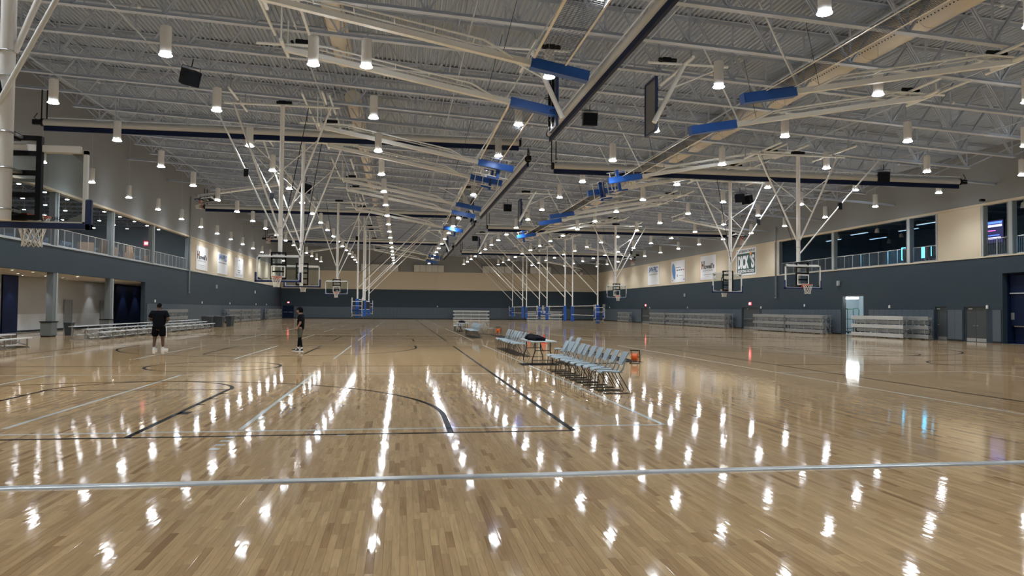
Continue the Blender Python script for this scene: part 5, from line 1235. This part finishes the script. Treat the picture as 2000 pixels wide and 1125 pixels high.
def person(label, loc, rz, P_):
    t = thing('person', label, 'person', loc, rz); sk = P_['skin']
    J = P_['J']; E_ = [('pelvis', 'spine'), ('spine', 'chest'), ('chest', 'neck'), ('neck', 'skull')]
    for s in 'LR': E_ += [('chest', 'sh'+s), ('sh'+s, 'el'+s), ('el'+s, 'wr'+s), ('pelvis', 'hip'+s), ('hip'+s, 'kn'+s), ('kn'+s, 'an'+s)]
    body = skin_mesh(J, E_, sk); parts = [body, head_mesh(P_['head'], P_.get('hs', 1.0), sk)]
    for s in 'LR': parts.append(finger_set(J['wr'+s][0], P_['hand'+s][0], P_['hand'+s][1], sk, 1.0, P_['hand'+s][2]))
    b = obj('body', join_meshes('body', parts, sk), t)
    # shirt
    S = {n: (J[n][0], r_) for n, r_ in P_['shirt'].items()}
    for s in 'LR':
        a = Vector(J['sh'+s][0]); e = Vector(J['el'+s][0]); S['sl'+s] = (tuple(a+(e-a)*P_.get('sleeve', .75)), P_['sleeve_r'])
    E2 = [('hem', 'spine'), ('spine', 'chest'), ('chest', 'neck')]
    for s in 'LR': E2 += [('chest', 'sh'+s), ('sh'+s, 'sl'+s)]
    S['hem'] = (P_['hem'][0], P_['hem'][1]); S['neck'] = (tuple(Vector(J['neck'][0])-Vector((0, 0, .025))), P_['collar'])
    obj('t_shirt', skin_mesh(S, E2, tee_m, 'spine'), t)
    # shorts
    H = {'waist': P_['waist']}
    E3 = []
    for s in 'LR':
        h = Vector(J['hip'+s][0]); k = Vector(J['kn'+s][0]); f = P_['short_len']
        H['a'+s] = (tuple(h), P_['thigh']); H['b'+s] = (tuple(h+(k-h)*f), P_['short_r']); E3 += [('waist', 'a'+s), ('a'+s, 'b'+s)]
    obj('shorts', skin_mesh(H, E3, P_['short_m'], 'waist'), t)
    if P_.get('tights'):
        for s in 'LR':
            k = Vector(J['kn'+s][0]); h = Vector(J['hip'+s][0]); a = Vector(J['an'+s][0]); T = {'p': (tuple(h+(k-h)*.6), .080), 'q': (tuple(k), .062), 'r': (tuple(k+(a-k)*.35), .058), 's': (tuple(k+(a-k)*.92), .040)}
            obj('legging', skin_mesh(T, [('p', 'q'), ('q', 'r'), ('r', 's')], tee_m, 'p'), t)
    for s in 'LR':
        a = Vector(J['an'+s][0]); MB().tube((a.x, a.y, .07), (a.x+(J['kn'+s][0][0]-a.x)*.25, a.y+(J['kn'+s][0][1]-a.y)*.25, P_['sock']), .042, 12, .044).build('sock', P_['sock_m'], t, True)
        shoe(t, a.x, a.y-.055, P_['toe'+s], shoe_w, P_['shoe'], P_['lace'])
    # hair
    c = P_['head']; hs = P_.get('hs', 1.0); hb = MB(); hb.ball((0, 0, 0), .5, .5, .5, 22, 16); vs = []
    for x, y, z in hb.v:
        k = P_['hair']; lim = k[0] if y > -.12 else k[1]; zz = max(z, lim); fl_ = 1.0 if z >= lim else .86
        rough_ = 1+k[3]*(math.sin(x*31)+math.sin(y*27+z*19))
        vs.append((c[0]+x*.172*hs*k[2]*fl_*rough_, c[1]+.006+y*.214*hs*k[2]*fl_*rough_, c[2]+.012+zz*.245*hs*k[2]*rough_))
    hb.v = vs; hb.build('hair', hair_m, t, True)
    for e in (-1, 1): MB().ball((c[0]+e*.031*hs, c[1]-.083*hs, c[2]+.006), .012, .006, .007, 8, 6).build('eye', shoe_k, t)
    return t
# heavy-set person walking away
J1 = {'pelvis': ((0, 0, .98), (.16, .14)), 'spine': ((0, -.02, 1.18), (.21, .18)), 'chest': ((0, 0, 1.42), (.21, .15)), 'neck': ((0, .005, 1.58), (.07, .07)), 'skull': ((0, -.01, 1.70), (.065, .075))}
for s, e in (('L', 1), ('R', -1)):
    J1['sh'+s] = ((e*.25, .0, 1.49), .085); J1['el'+s] = ((e*.37, .04, 1.21), .060); J1['wr'+s] = ((e*.20, -.24, 1.13), .036)
    J1['hip'+s] = ((e*.13, 0, .90), .13); J1['kn'+s] = ((e*.155, -.01 if e > 0 else .0, .50), .075); J1['an'+s] = ((e*.155+(.0 if e > 0 else -.02), .06 if e > 0 else .0, .09), .046)
p1 = person('heavy set person in black tee and black shorts with white shoes walking toward the bleachers', (-9.40, 30.7, 0), PI-.12, dict(J=J1, skin=skin_d, head=(0, -.02, 1.715), hs=1.10, handL=((-.6, -.7, .0), (0, 0, 1), .6), handR=((.6, -.7, .0), (0, 0, 1), .6),
    shirt={'spine': (.245, .215), 'chest': (.235, .175), 'shL': .105, 'shR': .105}, sleeve=.80, sleeve_r=.10, hem=((0, 0, .80), (.215, .185)), collar=.09, waist=((0, 0, 1.0), (.17, .15)), thigh=.135, short_r=.148, short_len=.97, short_m=short_m, sock=.17, sock_m=shoe_w, shoe=shoe_w, lace=shoe_w, toeL=0, toeR=-.5, hair=(-.10, .12, 1.0, .0)))
m_ = MB(); m_.bar((-.292, .02, .94), (-.30, .02, .52), .03, .014, upv=(1, 0, 0)); m_.build('shorts_stripe', white, p1); MB().ball((-.09, .0, 1.72), .014, .012, .02, 8, 6).build('earbud', white, p1)
# slim person facing the lobby
J2 = {'pelvis': ((0, .0, .95), (.11, .10)), 'spine': ((0, .015, 1.14), (.145, .105)), 'chest': ((0, .02, 1.34), (.165, .11)), 'neck': ((0, .0, 1.49), (.055, .055)), 'skull': ((0, -.015, 1.60), (.06, .07))}
for s, e in (('L', 1), ('R', -1)):
    J2['sh'+s] = ((e*.185, .03, 1.395), .065); J2['el'+s] = ((e*.22, .05, 1.13), .045); J2['wr'+s] = ((e*.19, -.08, .93), .030)
    J2['hip'+s] = ((e*.095, 0, .87), .10); J2['kn'+s] = ((e*.10, -.06 if e < 0 else .02, .48), .060); J2['an'+s] = ((e*.11, .10 if e > 0 else -.10, .09), .038)
p2 = person('slim dark haired person in black tee, olive shorts and black leggings standing sideways', (-3.9, 30.0, 0), -PI/2-.1, dict(J=J2, skin=skin_l, head=(0, -.035, 1.60), hs=1.04, handL=((0, -.35, -.9), (0, -1, 0), .35), handR=((0, -.35, -.9), (0, -1, 0), .35),
    shirt={'spine': (.185, .15), 'chest': (.19, .135), 'shL': .09, 'shR': .09}, sleeve=.88, sleeve_r=.085, hem=((0, .01, .81), (.165, .145)), collar=.078, waist=((0, 0, .99), (.115, .105)), thigh=.105, short_r=.10, short_len=.92, short_m=olive_m, tights=True, sock=.17, sock_m=shoe_w, shoe=shoe_k, lace=shoe_w, toeL=0, toeR=0, hair=(-.26, .08, 1.17, .03)))
m_ = MB(); m_.box(-.10, .10, -.155, -.135, 1.19, 1.215); m_.box(-.08, .0, -.150, -.130, 1.235, 1.27); m_.build('shirt_print', white, p2); MB().ball((.08, -.135, 1.335), .02, .012, .025, 8, 6).build('shirt_badge', orange_m, p2)

# ------------------------------------------------------------------ sprinkler pipes across the roof
for i, y in enumerate((21.3, 30.7, 42.6, 54.4, 66.3, 78.1)):
    t = thing('sprinkler_pipe', 'pale sprinkler pipe crossing the hall between roof joists below the deck', 'pipe', (0, y, 0), 0, 'sprinkler pipes across the roof')
    a, b = XL+.1, XR-.1
    MB().tube((a, 0, deckz(a)-.45), (b, 0, deckz(b)-.45), .055, 10).build('pipe', joist_m, t, True)
    for k in range(9):
        x = a+3+6*k; MB().tube((x-.06, 0, deckz(x-.06)-.45), (x+.06, 0, deckz(x+.06)-.45), .075, 10).build('coupling', pipe_m, t); MB().tube((x+1, 0, deckz(x+1)-.42), (x+1, 0, deckz(x+1)+.02), .012, 5).build('hanger_rod', joist_m, t); MB().lathe([(.03, -.12), (.012, -.1), (.012, 0)], (x+2, 0, deckz(x+2)-.49), 8).build('sprinkler_head', pipe_m, t)
